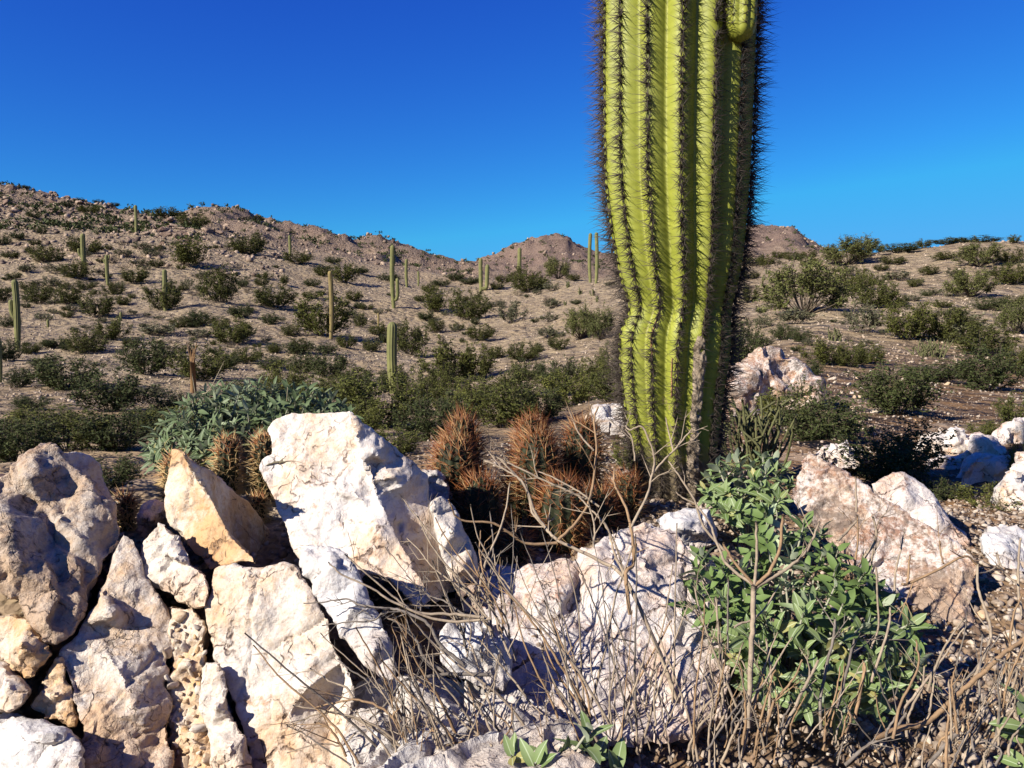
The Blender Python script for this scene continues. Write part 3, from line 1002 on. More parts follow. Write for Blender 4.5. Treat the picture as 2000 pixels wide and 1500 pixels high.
rock('pointed_rock', 'pointed cream quartz rock with a steep shaded right side', [
    P_([(338, 876), (352, 880), (376, 905), (392, 945), (425, 1000), (452, 1045), (497, 1088), (500, 1100), (470, 1098), (430, 1108), (412, 1112), (378, 1082),
        (352, 1040), (332, 1018), (326, 985), (330, 930)], 1.33, -0.045, 0.05, [(360, 960, -.01), (400, 1040, -.01)], 0.16, nrand=3, amp=0.006),
    P_([(352, 880), (376, 905), (415, 922), (455, 958), (505, 1010), (545, 1055), (572, 1095), (560, 1108), (500, 1100), (497, 1088), (452, 1045), (425, 1000), (392, 945)],
       1.44, 0.20, 0.06, [], 0.12, nrand=3, amp=0.008)],
    M['q_orange'], seed=14, lump=0.005, lf=7, facet=0.006, ff=8, chip=0.002, cf=26)
rock('flat_faced_rock', 'broad flat faced cream quartz block under the pointed rock', [
    P_([(418, 1108), (450, 1102), (500, 1112), (535, 1106), (560, 1098), (580, 1108), (592, 1130), (622, 1170), (642, 1210), (648, 1250), (672, 1290), (690, 1325),
        (682, 1400), (690, 1470), (680, 1540), (500, 1540), (478, 1440), (455, 1370), (425, 1290), (408, 1240), (398, 1180), (412, 1165), (422, 1172), (410, 1140)],
       1.145, -0.015, 0.035, [(500, 1200, -.012), (600, 1300, -.016), (560, 1400, -.012), (480, 1300, 0), (640, 1370, .03), (600, 1180, -.01), (600, 1345, -.03)], 0.2, nrand=5, amp=0.007)],
    M['q_cream'], seed=15, lump=0.007, lf=8, facet=0.006, ff=8, chip=0.0028, cf=30, fine=0.0014, crack=0.004)
rock('small_block', 'white and ochre quartz block wedged left of the flat faced rock', [
    P_([(308, 1022), (322, 1024), (348, 1046), (372, 1082), (372, 1105), (400, 1118), (410, 1148), (402, 1188), (378, 1192), (345, 1175), (330, 1160), (300, 1148), (274, 1110), (276, 1062)],
       1.23, -0.04, 0.05, [(340, 1090, -.03), (350, 1150, -.02)], 0.12, nrand=4, amp=0.01)],
    M['q_cream'], seed=16, lump=0.007, facet=0.010, ff=10, chip=0.003)
rock('dark_faced_boulder', 'big rough boulder at the left edge with a dark grey face', [
    P_([(-60, 960), (-20, 930), (20, 925), (40, 890), (96, 868), (118, 880), (135, 902), (160, 930), (195, 960), (222, 1010), (236, 1040), (232, 1065), (205, 1092), (196, 1120),
        (172, 1150), (165, 1190), (140, 1240), (110, 1255), (86, 1255), (62, 1215), (40, 1170), (10, 1130), (-60, 1120)],
       1.24, 0.03, 0.06, [(50, 935, -.025), (70, 985, .015), (105, 1060, .012), (40, 1100, -.035), (160, 1060, -.015), (120, 1150, -.015), (90, 1210, -.025), (20, 1030, -.04)],
       0.22, nrand=6, amp=0.012)],
    M['q_dark'], seed=17, lump=0.014, lf=10, facet=0.010, ff=8, chip=0.004, cf=26, fine=0.0012, rough=0.55, terr=0.007, tdir=(0.7, 0.1, 0.7), tk=30)
rock('shaded_rock', 'bluish shaded rock tucked behind the dark faced boulder', [
    P_([(125, 885), (150, 880), (176, 888), (194, 905), (205, 945), (232, 1010), (200, 1030), (140, 960)], 1.42, 0.10, 0.03, [], 0.14, nrand=3, amp=0.02)],
    M['q_layer'], seed=18, lump=0.01, facet=0.01)
rock('lumpy_slab', 'tall lumpy quartz slab right of the dark faced boulder', [
    P_([(240, 1042), (262, 1052), (275, 1090), (282, 1130), (310, 1160), (322, 1190), (338, 1225), (342, 1262), (325, 1300), (318, 1335), (332, 1375), (325, 1420), (340, 1540),
        (165, 1540), (160, 1420), (130, 1330), (118, 1270), (150, 1242), (170, 1200), (190, 1180), (210, 1120), (215, 1090)],
       1.17, 0.02, 0.05, [(245, 1120, -.01), (215, 1200, -.03), (230, 1300, -.03), (270, 1400, -.02), (200, 1400, -.015)],
       0.18, nrand=6, amp=0.008)],
    M['q_lump'], seed=19, lump=0.014, lf=9, facet=0.008, ff=9, chip=0.0035, cf=30, fine=0.0012, rough=0.58, crack=0.004)
rock('round_rock', 'rounded ochre quartz rock below the dark faced boulder', [
    P_([(-20, 1215), (20, 1200), (60, 1215), (92, 1258), (105, 1275), (85, 1300), (60, 1328), (35, 1318), (10, 1300), (-20, 1270)], 1.13, -0.03, 0.05, [(40, 1260, -.05)], 0.12, nrand=4, amp=0.012)],
    M['q_orange'], seed=20, lump=0.009, facet=0.009, ff=14, chip=0.004)
rock('edge_rock', 'smooth white quartz wedge at the left picture edge under the rounded ochre rock', [
    P_([(-60, 1295), (5, 1300), (40, 1330), (62, 1348), (45, 1375), (25, 1390), (-60, 1392)], 1.09, -0.03, 0.05, [(10, 1340, -.025)], 0.12, nrand=3, amp=0.008)],
    M['q_cream'], seed=21, lump=0.006, facet=0.007, ff=12, chip=0.002)
rock('triangular_rock', 'triangular ochre quartz rock between the lumpy slab and the bottom left block', [
    P_([(115, 1288), (124, 1300), (135, 1350), (148, 1395), (148, 1420), (110, 1415), (70, 1395), (48, 1380), (75, 1350), (92, 1320)], 1.10, -0.02, 0.03, [(105, 1360, -.025)], 0.12, nrand=3, amp=0.008)],
    M['q_orange'], seed=22, lump=0.006, facet=0.009, ff=13, chip=0.003)
rock('corner_block', 'angular white quartz block in the bottom left corner', [
    P_([(-40, 1400), (15, 1388), (50, 1396), (100, 1420), (140, 1432), (155, 1450), (155, 1540), (-40, 1540)], 1.05, -0.04, 0.06, [(60, 1440, -.03), (105, 1435, -.03)], 0.14, nrand=4, amp=0.012)],
    M['q_white'], seed=23, lump=0.007, facet=0.010, ff=12, chip=0.003)
rock('narrow_block', 'narrow upright cream block at the foot of the flat faced rock', [
    P_([(398, 1290), (425, 1295), (440, 1340), (452, 1400), (478, 1450), (482, 1540), (425, 1540), (408, 1420), (392, 1350)], 1.08, -0.02, 0.035, [(425, 1380, -.025), (445, 1460, -.02)], 0.1, nrand=3, amp=0.01)],
    M['q_cream'], seed=24, lump=0.006, facet=0.009, ff=13, chip=0.004)
rock('crumbled_rock', 'crumbled ochre quartz bank holding the rubble chute left of the flat faced rock', [
    P_([(328, 1180), (372, 1185), (398, 1210), (400, 1290), (392, 1380), (420, 1450), (430, 1540), (305, 1540), (328, 1430), (322, 1330), (340, 1260)], 1.14, -0.02, 0.04, [(365, 1300, -.02), (360, 1420, -.03)], 0.1, nrand=6, amp=0.012)],
    M['q_orange'], seed=53, lump=0.01, facet=0.012, ff=16, chip=0.005, cf=44, rough=0.65, crack=0.004, keep='chute')
rock('sunken_rock', 'dark pinkish rock sunk in the gap behind the small white and ochre block', [
    P_([(268, 1010), (285, 985), (305, 980), (322, 992), (322, 1030), (300, 1050), (275, 1050)], 1.45, 0.05, 0.02, [(295, 1015, -.03)], 0.1, nrand=2, amp=0.01)],
    M['q_lump'], seed=25, lump=0.008, facet=0.01, ff=14)
rock('rubbly_boulder', 'wide rubbly white and pink boulder behind the dry twigs in the middle', [
    P_([(930, 1130), (965, 1110), (1010, 1120), (1060, 1108), (1130, 1100), (1150, 1078), (1185, 1048), (1230, 1028), (1270, 1020), (1300, 1036), (1330, 1045), (1362, 1080), (1392, 1090),
        (1420, 1180), (1430, 1290), (1415, 1400), (1330, 1440), (1200, 1450), (1080, 1430), (1020, 1400), (975, 1350), (945, 1290), (915, 1215), (900, 1180)],
       1.34, -0.01, 0.095, [(1000, 1180, -.02), (1100, 1170, -.03), (1060, 1230, .005), (1180, 1120, -.04), (1250, 1090, -.05), (1300, 1180, -.03), (1330, 1300, -.02), (1200, 1230, -.03), (1110, 1300, -.03),
                          (1180, 1340, -.01), (1260, 1320, .0), (1140, 1210, .0), (1360, 1180, .0)], 0.26, nrand=12, amp=0.02)],
    M['q_pink'], voxel=0.0045, seed=26, lump=0.014, lf=8, facet=0.012, ff=7, chip=0.0035, cf=28, fine=0.0012, rough=0.55, crack=0.005, terr=0.005, tdir=(-0.6, 0.2, 0.5), tk=24)
rock('knobby_rock', 'white quartz knobs on top of the rubbly boulder beside the saguaro foot', [
    P_([(1278, 1015), (1300, 998), (1340, 992), (1372, 1000), (1392, 1030), (1400, 1062), (1370, 1072), (1330, 1060), (1300, 1048)], 1.62, 0.02, 0.05, [(1335, 1030, -.04), (1370, 1040, -.04)], 0.14, nrand=3, amp=0.015)],
    M['q_white'], seed=27, lump=0.010, facet=0.014, ff=12, chip=0.004)
rock('white_block', 'bright white quartz block with an ochre corner at the left foot of the rubbly boulder', [
    P_([(862, 1240), (880, 1215), (930, 1208), (985, 1222), (1002, 1260), (1000, 1320), (985, 1350), (920, 1330), (872, 1310), (858, 1290)], 1.15, 0.02, 0.05,
       [(930, 1260, -.03), (975, 1270, -.02)], 0.12, nrand=3, amp=0.01)],
    M['q_white'], seed=28, lump=0.006, facet=0.008, ff=10, chip=0.003, terr=0.003, tdir=(1, 0.2, 0.1), tk=50)
rock('layered_slab', 'low grey and white layered slab lying along the bottom under the twigs', [
    P_([(672, 1360), (690, 1330), (740, 1318), (800, 1325), (870, 1320), (940, 1345), (1000, 1352), (1060, 1390), (1120, 1430), (1150, 1480), (1150, 1540), (700, 1540), (690, 1480), (668, 1420)],
       1.06, -0.01, 0.13, [(760, 1370, .02), (900, 1390, .02), (820, 1430, -.02), (1000, 1430, -.015), (950, 1480, -.02)], 0.2, nrand=8, amp=0.015)],
    M['q_layer'], seed=29, lump=0.009, facet=0.010, ff=10, chip=0.005, cf=26, terr=0.018, tdir=(0.22, -0.1, 1.0), tk=38, fine=0.002)
rock('rusty_slab', 'long rust stained slab sloping down to the right behind the leafy bush', [
    P_([(1575, 878), (1600, 892), (1660, 930), (1720, 975), (1790, 1012), (1850, 1050), (1898, 1080), (1910, 1105), (1905, 1150), (1898, 1210), (1888, 1262), (1868, 1275), (1830, 1240),
        (1790, 1205), (1740, 1180), (1700, 1150), (1650, 1090), (1600, 1040), (1555, 1000), (1540, 968), (1560, 915)],
       1.62, -0.03, 0.07, [(1600, 960, -.01), (1680, 1030, .0), (1760, 1080, .01), (1840, 1130, .0), (1860, 1200, -.02), (1720, 1110, .02)], 0.13, nrand=6, amp=0.012)],
    M['q_rust'], seed=30, lump=0.007, lf=8, facet=0.010, ff=9, chip=0.006, cf=30, fine=0.003)
rock('pale_rock', 'plain white rock showing over the top edge of the rusty slab', [
    P_([(1700, 945), (1718, 932), (1765, 922), (1795, 945), (1832, 985), (1870, 1030), (1900, 1055), (1890, 1085), (1800, 1060), (1730, 1000)], 1.95, -0.02, 0.09, [(1770, 960, -.03), (1830, 1020, -.03)], 0.2, nrand=4, amp=0.015)],
    M['q_pink'], seed=31, lump=0.010, facet=0.012, ff=8, chip=0.005, voxel=0.007)
rock('cracked_rock', 'white cracked rock at the right edge below the saguaro shadow', [
    P_([(1918, 1045), (1940, 1032), (1990, 1030), (2060, 1040), (2060, 1130), (1990, 1125), (1940, 1110), (1920, 1080)], 1.78, 0.0, 0.12, [(1960, 1070, -.03)], 0.2, nrand=5, amp=0.015)],
    M['q_white'], seed=32, lump=0.012, facet=0.012, ff=10, chip=0.006, voxel=0.007, crack=0.005)
# white rocks under the saguaro's shadow, further back
BACK = [
    ('finger_rock', 'upright white rock finger among the shaded white rocks', [(1852, 868), (1858, 838), (1875, 842), (1892, 862), (1900, 890), (1880, 905), (1858, 900)], 3.7, 0.03),
    ('humped_rock', 'rounded white rock right of the upright rock finger', [(1885, 878), (1905, 855), (1935, 858), (1952, 885), (1945, 905), (1905, 910)], 3.5, 0.06),
    ('ledge_rock', 'rock face darkened by the saguaro shadow among the white rocks at the right', [(1860, 1005), (1872, 955), (1890, 912), (1915, 890), (1945, 880), (1965, 900), (1962, 950), (1940, 985), (1905, 1015)], 2.92, 0.06),
    ('bright_rock', 'large sunlit white rock at the right edge above the saguaro shadow', [(1935, 870), (1955, 842), (2000, 828), (2060, 832), (2060, 940), (2010, 945), (1975, 930), (1950, 900)], 3.75, 0.10),
    ('front_rock', 'low sunlit white rock at the right edge below the saguaro shadow', [(1962, 990), (1975, 938), (1992, 905), (2030, 893), (2060, 900), (2060, 1015), (1990, 1018)], 2.48, 0.10),
    ('sloping_rock', 'sunlit white rock sloping up left of the dark shadowed rock face', [(1800, 905), (1830, 882), (1870, 886), (1900, 892), (1890, 915), (1850, 925)], 3.35, 0.12),
    ('flat_rock', 'flat white stone left of the upright rock finger', [(1795, 880), (1812, 862), (1850, 862), (1862, 885), (1835, 895)], 3.8, 0.1),
    ('low_rock', 'low white rock behind the top of the rusty slab', [(1590, 885), (1612, 872), (1655, 868), (1690, 880), (1700, 910), (1640, 920)], 3.0, 0.1),
]
for k, (nm, lb, ol, y0, b) in enumerate(BACK):
    rock(nm, lb, [P_(ol, y0, 0, b, [], 0.3, nrand=5, amp=0.04)], M['q_pink' if k % 2 else 'q_slab'], voxel=0.012, seed=40 + k, lump=0.03, lf=5, facet=0.036, ff=4.5, chip=0.020, cf=15, fine=0.004, crack=0.012)
rock('white_outcrop', 'tall white quartz outcrop with rust streaks behind the saguaro', [
    P_([(1385, 745), (1420, 722), (1452, 700), (1485, 682), (1500, 672), (1530, 675), (1528, 700), (1555, 700), (1570, 715), (1590, 730), (1605, 770), (1598, 800), (1500, 820), (1390, 830), (1370, 780)],
       6.2, 0.02, 0.15, [(1440, 760, -.1), (1500, 710, -.08), (1520, 760, -.1), (1535, 740, .12), (1565, 760, -.05)], 0.5, nrand=10, amp=0.09)],
    M['q_rust'], voxel=0.022, seed=50, lump=0.05, lf=3, facet=0.055, ff=2.6, chip=0.022, cf=9, fine=0.006, crack=0.012, terr=0.0)
rock('pale_ledge', 'broken white ledge between the hedgehog cactus and the saguaro', [
    P_([(1150, 806), (1172, 798), (1195, 788), (1216, 794), (1232, 822), (1226, 850), (1196, 838), (1166, 826)], 4.4, 0, 0.28, [], 0.3, nrand=6, amp=0.06)],
    M['q_layer'], voxel=0.016, seed=51, lump=0.03, lf=5, facet=0.055, ff=5, chip=0.028, cf=13, fine=0.004, crack=0.012)
rock('shadow_rock', 'grey rock in the shade between the leaning slab and the hedgehog cactus', [
    P_([(800, 925), (830, 915), (860, 925), (880, 965), (880, 1010), (840, 1000), (810, 960)], 1.75, 0.05, 0.05, [], 0.15, nrand=3, amp=0.02)],
    M['q_layer'], seed=52, lump=0.01, facet=0.012, ff=9)

USED = {}


def landmark_label(px, py, w, h, txt, marks=None, sizes=(24, 38, 60), reach=(60, 120, 190)):
    c = sorted((math.hypot(px - a, (py - h / 2 - b) * 1.3), a, b, n) for a, b, n in (marks or LANDMARKS))
    size = 'tiny' if w < sizes[0] else 'small' if w < sizes[1] else 'middling' if w < sizes[2] else 'large'
    for d, a, b, n in c[:3]:
        if d > reach[2]: break
        dx, dy = px - a, py - h / 2 - b
        near = 'just ' if d < reach[0] else '' if d < reach[1] else 'well '
        if abs(dx) > abs(dy) * 1.4: w_ = 'right of' if dx > 0 else 'left of'
        elif abs(dy) > abs(dx) * 1.4: w_ = 'below' if dy > 0 else 'above'
        else: w_ = ('below and ' if dy > 0 else 'above and ') + ('right of' if dx > 0 else 'left of')
        l = '%s %s %s%s %s' % (size, txt, near, w_, n)
        if l not in USED and len(l.split()) <= 16:
            USED[l] = 1
            return l
    return None



# loose stones one can pick up
STONE_ME = []
for k, (V, F_) in enumerate(STONES):
    me = mesh_np('loose_stone', V, F_, None, M['loose'], False)
    STONE_ME.append(me)


MARKS = [(365, 1120, 'the small white and ochre block'), (330, 1330, 'the lumpy slab middle'), (425, 1370, 'the narrow upright block'), (405, 1240, 'the flat faced rock edge'), (340, 1470, 'the lumpy slab foot'),
         (1870, 1265, 'the rusty slab tip'), (1940, 1090, 'the cracked white rock'), (1960, 1360, 'the big green leaves'), (1800, 1400, 'the long arching branch'), (1930, 1260, 'the arching branch top'), (1740, 1470, 'the bottom dead twigs'),
         (1900, 1480, 'the lower right twigs'), (1195, 815, 'the broken white ledge'), (1230, 870, 'the green shrub at the saguaro foot'), (1515, 760, 'the white outcrop'), (1750, 780, 'the dark twiggy creosote'), (1600, 850, 'the dark leafed creosote'), (1690, 700, 'the shrubs above the flat')]


def loose(px, py, Y, wpx, label, group, sink=0.25):
    label = landmark_label(px, py, wpx, 0, 'pale stone' if px > 1000 else 'ochre stone', MARKS, (10, 18, 30), (30, 60, 140)) or label
    p = U(px, py, Y)
    s = wpx * Y / F * 0.5
    o = link('loose_stone', STONE_ME[random.randrange(len(STONE_ME))], None, p)
    o.rotation_euler = (random.uniform(-1, 1), random.uniform(-1, 1), random.uniform(0, 6.28))
    o.scale = (s * random.uniform(1.1, 1.5), s * random.uniform(.6, 1.0), s * random.uniform(.5, .9))
    set_props(o, label, 'stone', group)
    return o


# the spill of stones between the lumpy slab and the flat faced rock
rs = random.Random(5)
chute = [(330, 1190), (380, 1200), (405, 1290), (395, 1400), (440, 1510), (300, 1510), (330, 1400), (320, 1300)]
n = 0
placed = []
for want, lo, hi in ((14, 26, 46), (46, 12, 22)):
    c = 0; tries = 0
    while c < want and tries < 3000:
        tries += 1
        x, y = rs.uniform(290, 445), rs.uniform(1185, 1505)
        if not inside((x, y), chute): continue
        w = rs.uniform(lo, hi)
        if any(math.hypot(x - a, y - b) < (w + d) * 0.36 for a, b, d in placed): continue
        g = ground_hit(x, y)
        if w > 24: lb = 'fist sized ochre stone in the rubble chute left of the flat faced rock'
        else: lb = 'small ochre stone in the rubble chute left of the flat faced rock'
        hit = ROCK_BVH['chute'].ray_cast(Vector((0, 0, CZ)), (U(x, y, 1.1) - Vector((0, 0, CZ))).normalized())
        loose(x, y, (hit[0].y if hit[0] else 1.12) - 0.002, w, lb, 'stones in the rubble chute')
        placed.append((x, y, w)); c += 1
# stones on the ground at the lower right
c = 0; placed = []; tries = 0
while c < 150 and tries < 6000:
    tries += 1
    x, y = rs.uniform(1700, 2010), rs.uniform(1120, 1505)
    if y < 1290 and x < 1890: continue
    w = rs.uniform(16, 52) if c < 40 else rs.uniform(9, 22)
    if any(math.hypot(x - a, y - b) < (w + d) * 0.42 for a, b, d in placed): continue
    g = ground_hit(x, y)
    loose(x, y, g.y, w, 'pale stone lying on the gravel right of the leafy bush' if w > 20 else 'small pale stone lying on the gravel right of the leafy bush', 'loose stones at the lower right')
    placed.append((x, y, w)); c += 1
# stones around the white outcrop
c = 0; placed = []
spots = [(1625, 742, 26), (1656, 752, 16), (1681, 760, 12), (1665, 768, 18), (1680, 778, 14), (1708, 806, 20), (1665, 800, 16), (1640, 790, 12), (1850, 752, 18), (1711, 674, 10), (1542, 648, 12),
         (1755, 815, 8), (1828, 797, 12), (1610, 858, 14), (1640, 866, 16), (1700, 726, 8), (1760, 850, 10), (1790, 822, 8)]
for k in range(46):
    spots.append((rs.gauss(1660, 42), rs.uniform(728, 850), rs.uniform(5, 12)))
for k in range(16):
    spots.append((rs.gauss(1190, 34), rs.uniform(815, 885), rs.uniform(7, 20)))
for x, y, w in spots:
    g = ground_hit(x, y)
    loose(x, y, g.y, w * 1.1, *(('white stone on the brown flat right of the white outcrop', 'loose white stones by the outcrop') if x > 1400 else ('pale stone on the ground between the hedgehog cactus and the saguaro', 'loose stones left of the saguaro foot')))
# boulders on the rocky knob and the crest of the left hill
BOULD_ME = []
for k in range(6):
    V, F_ = stone_proto(300 + k, 3)
    V = V + 0.10 * np.stack([snl(V * 1.6 + 9 * c, 60 + k + c) for c in range(3)], 1) + 0.05 * np.stack([snl(V * 4 + 9 * c, 80 + k + c) for c in range(3)], 1)
    BOULD_ME.append(mesh_np('boulder', V, F_, None, M['boulder'], False))
for k in range(110):
    if k < 60: x, y, w = rs.gauss(350, 45), rs.gauss(456, 14), rs.uniform(7, 26)
    else: x, y, w = rs.uniform(-10, 170), rs.uniform(372, 448), rs.uniform(7, 24)
    g = ground_hit(x, y)
    o = link('boulder', BOULD_ME[rs.randrange(6)], None, g)
    q = w * g.y / F * 0.5
    o.scale = (q * 1.3, q, q * rs.uniform(0.6, 1.0)); o.rotation_euler = (rs.uniform(-.5, .5), rs.uniform(-.5, .5), rs.uniform(0, 6))
    sz = 'large' if w > 18 else 'small'
    if k < 60: set_props(o, sz + ' brown boulder on the rocky knob of the left hill', 'boulder', 'boulders of the rocky knob')
    else: set_props(o, sz + ' boulder on the top left crest of the hill', 'boulder', 'boulders of the top left crest')

# ------------------------------------------------------------------ the big saguaro
SAG_Y = 2.12
NR = 15
prof = [(-520, 1172, 1466), (-100, 1171, 1461), (0, 1171, 1459), (120, 1172, 1458), (250, 1174, 1456), (350, 1177, 1454), (430, 1187, 1450), (500, 1199, 1446), (560, 1214, 1436), (596, 1228, 1427), (612, 1228, 1424),
        (645, 1208, 1427), (700, 1208, 1424), (760, 1215, 1415), (830, 1226, 1408), (890, 1240, 1402), (950, 1256, 1396), (1010, 1262, 1392)]
_pz = np.array([zpx(a, SAG_Y) for a, b, c in prof])[::-1]
_pc = np.array([((b + c) / 2 - 1000) / F * SAG_Y for a, b, c in prof])[::-1]
_pr = np.array([(c - b) / 2 / F * SAG_Y for a, b, c in prof])[::-1]
SAG_TOP = _pz[-1] + 0.1


def smooth_interp(z, xs, ys):
    zz = np.linspace(xs[0], xs[-1], 400)
    yy = np.interp(zz, xs, ys)
    yy = np.convolve(np.pad(yy, 5, mode='edge'), np.ones(11) / 11, mode='valid')
    return np.interp(z, zz, yy)


def sag_surf(th, z, off=0.0, flat=0.0):
    """th: azimuth about the stem, 0 = towards the camera, positive = to the right in the picture"""
    th = np.asarray(th, float); z = np.asarray(z, float)
    Rz = smooth_interp(z, _pz, _pr)
    top = np.clip((SAG_TOP - z) / 0.18, 0.0, 1)
    Rz = Rz * np.sqrt(np.clip(1 - (1 - top) ** 2, 0.0, 1))
    cx = smooth_interp(z, _pz, _pc)
    ph = (th - R(-8.5)) * NR + 0.12 * np.sin(z * 4 + th * 2)
    cr = np.abs(np.cos(ph / 2)) ** 0.9
    A = 0.145 * (1 - flat)
    w = 0.010 * np.sin(z * 2 * math.pi / 0.021 + th * 3) * np.clip(cr, 0, 1) ** 4
    r = Rz * (1 - A * (1 - cr) + w * 0.28) + off
    return cx + r * np.sin(th), SAG_Y - r * np.cos(th), z, 1 - cr


def build_saguaro():
    base = Vector((float(_pc[0]), SAG_Y, float(_pz[0])))
    root = empty('saguaro', base, 'tall spiny yellow green saguaro trunk rising out of the top of the picture', 'cactus')
    nth, nz = NR * 16, 340
    th = np.linspace(-math.pi, math.pi, nth, endpoint=False)
    z = np.linspace(_pz[0] - 0.05, SAG_TOP, nz)
    TH, ZZ = np.meshgrid(th, z, indexing='ij')
    X, Y, Z, v = sag_surf(TH.ravel(), ZZ.ravel())
    V = np.stack([X, Y, Z], 1) - np.array(base)
    i, j = np.meshgrid(np.arange(nth), np.arange(nz - 1), indexing='ij')
    k = (i + 1) % nth
    Q = np.stack([i * nz + j, k * nz + j, k * nz + j + 1, i * nz + j + 1], -1).reshape(-1, 4)
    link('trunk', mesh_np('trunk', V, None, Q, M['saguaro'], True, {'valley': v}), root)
    rng = np.random.default_rng(3)
    for rib in range(NR):
        t0 = R(-8.5) + rib * 2 * math.pi / NR
        while t0 > math.pi: t0 -= 2 * math.pi
        mb = MB()
        zz = np.arange(_pz[0] + 0.03, SAG_TOP - 0.05, 0.0195)
        if abs(t0) > R(110): zz = zz[::2]
        zz = zz + rng.normal(0, 0.002, len(zz))
        tt = t0 - 0.12 * np.sin(zz * 4 + t0 * 2) / NR
        x, y, z_, _ = sag_surf(tt, zz, 0.001)
        P = np.stack([x, y, z_], 1)
        out = np.stack([np.sin(tt), -np.cos(tt), np.zeros_like(tt)], 1)
        side = np.stack([np.cos(tt), np.sin(tt), np.zeros_like(tt)], 1)
        up = np.array([[0, 0, 1.0]])
        ns = 27 if R(25) < t0 < R(100) else 24
        for s in range(ns):
            m = len(P)
            if s < 7:      # central spines
                ang = rng.uniform(0, 2 * math.pi, m); tilt = rng.uniform(0.15, 0.9, m); L = rng.uniform(0.034, 0.070, m); rad = 0.0012
            else:          # radial spines, flatter against the rib
                ang = rng.uniform(0, 2 * math.pi, m); tilt = rng.uniform(0.75, 1.40, m); L = rng.uniform(0.018, 0.040, m); rad = 0.00098
            D = out * np.cos(tilt)[:, None] + (side * np.cos(ang)[:, None] + up * np.sin(ang)[:, None]) * np.sin(tilt)[:, None]
            D[:, 2] -= 0.12
            D /= np.linalg.norm(D, axis=1)[:, None]
            keep = np.ones(m, bool)
            if R(8) < t0 < R(30): keep = (zz > zpx(655, SAG_Y)) | (rng.random(m) < 0.22)
            mb.spikes(P[keep] + rng.normal(0, 0.0012, (keep.sum(), 3)), D[keep], L[keep], rad)
        # woolly areole pads
        mb.spikes(P - out * 0.003, out, 0.008, 0.0050)
        o = link('spine_row', mb.mesh('spine_row', M['spine_grey'], False, base), root)
        o['kind'] = 'stuff'
    # corky bark strip at the lower right
    def patch(name, za, zb, tc, tw, off, mat, rough, seed, nzr=90, ntr=16, flat=0.0):
        zz = np.linspace(za, zb, nzr)
        f = np.linspace(0, 1, nzr)
        w = tw * np.clip(np.minimum(f, 1 - f) * 9, 0.15, 1) * (0.75 + 0.5 * fbm(np.stack([zz * 14, zz * 0, zz * 0 + seed], 1), 4, seed))
        c = tc(zz) + 0.05 * fbm(np.stack([zz * 9, zz * 0 + 3, zz * 0 + seed], 1), 3, seed + 1)
        s = np.linspace(-1, 1, ntr)
        TH = c[:, None] + w[:, None] * s[None, :]
        ZZ = np.repeat(zz[:, None], ntr, 1)
        edge = np.clip((1 - np.abs(s)) * 4, 0, 1)[None, :] * np.clip(np.minimum(f, 1 - f) * 20, 0, 1)[:, None]
        x, y, z_, _ = sag_surf(TH.ravel(), ZZ.ravel(), 0.0, flat)
        P = np.stack([x, y, z_], 1)
        o2 = -0.006 - 0.03 * flat * (1 - edge.ravel()) + edge.ravel() * (off + 0.006) + rough * fbm(P * 75, 4, seed) * edge.ravel()
        Rm = np.stack([np.sin(TH.ravel()), -np.cos(TH.ravel()), np.zeros(TH.size)], 1)
        P = P + Rm * o2[:, None]
        i, j = np.meshgrid(np.arange(nzr - 1), np.arange(ntr - 1), indexing='ij')
        Q = np.stack([i * ntr + j, i * ntr + j + 1, (i + 1) * ntr + j + 1, (i + 1) * ntr + j], -1).reshape(-1, 4)
        link(name, mesh_np(name, P - np.array(base), None, Q, mat, True), root)
    patch('bark_strip', zpx(985, SAG_Y), zpx(640, SAG_Y), lambda z: R(15) - 0.08 * (z - 0.9), R(12), 0.004, M['bark'], 0.012, 5, 110, 22, 0.5)
    patch('scar', zpx(735, SAG_Y), zpx(600, SAG_Y), lambda z: R(-30) + 0.06 * np.sin(z * 9), R(1.5), 0.003, M['scar'], 0.002, 8, 40, 5)
    patch('scar', zpx(772, SAG_Y), zpx(690, SAG_Y), lambda z: R(-13) + 0 * z, R(1.6), 0.003, M['scar'], 0.002, 9, 30, 5)
    # an arm hanging close against the trunk, its rounded lower end showing at the top
    ath = R(33)
    ax, ay = float(_pc[-3]) + 0.205 * math.sin(ath), SAG_Y - 0.205 * math.cos(ath)
    z0 = zpx(84, SAG_Y - 0.17)
    n1, n2 = 8 * 10, 60
    t2 = np.linspace(0, 2 * math.pi, n1, endpoint=False)
    h = np.linspace(0, 0.62, n2)
    rr = 0.036 * np.sqrt(np.clip(1 - np.clip(1 - h / 0.045, 0, 1) ** 2, 0, 1)) * (1 + 0.25 * np.clip(h, 0, 0.4))
    TT, HH = np.meshgrid(t2, h, indexing='ij')
    RR = np.repeat(rr[None, :], n1, 0) * (1 - 0.16 * (1 - np.abs(np.cos(TT * 4))) * np.clip(HH / 0.05, 0, 1))
    V = np.stack([ax + RR * np.cos(TT), ay + RR * np.sin(TT), z0 + HH], -1).reshape(-1, 3)
    i, j = np.meshgrid(np.arange(n1), np.arange(n2 - 1), indexing='ij'); k = (i + 1) % n1
    Q = np.stack([i * n2 + j, k * n2 + j, k * n2 + j + 1, i * n2 + j + 1], -1).reshape(-1, 4)
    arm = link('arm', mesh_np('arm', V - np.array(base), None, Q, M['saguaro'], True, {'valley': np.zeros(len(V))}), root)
    mb = MB()
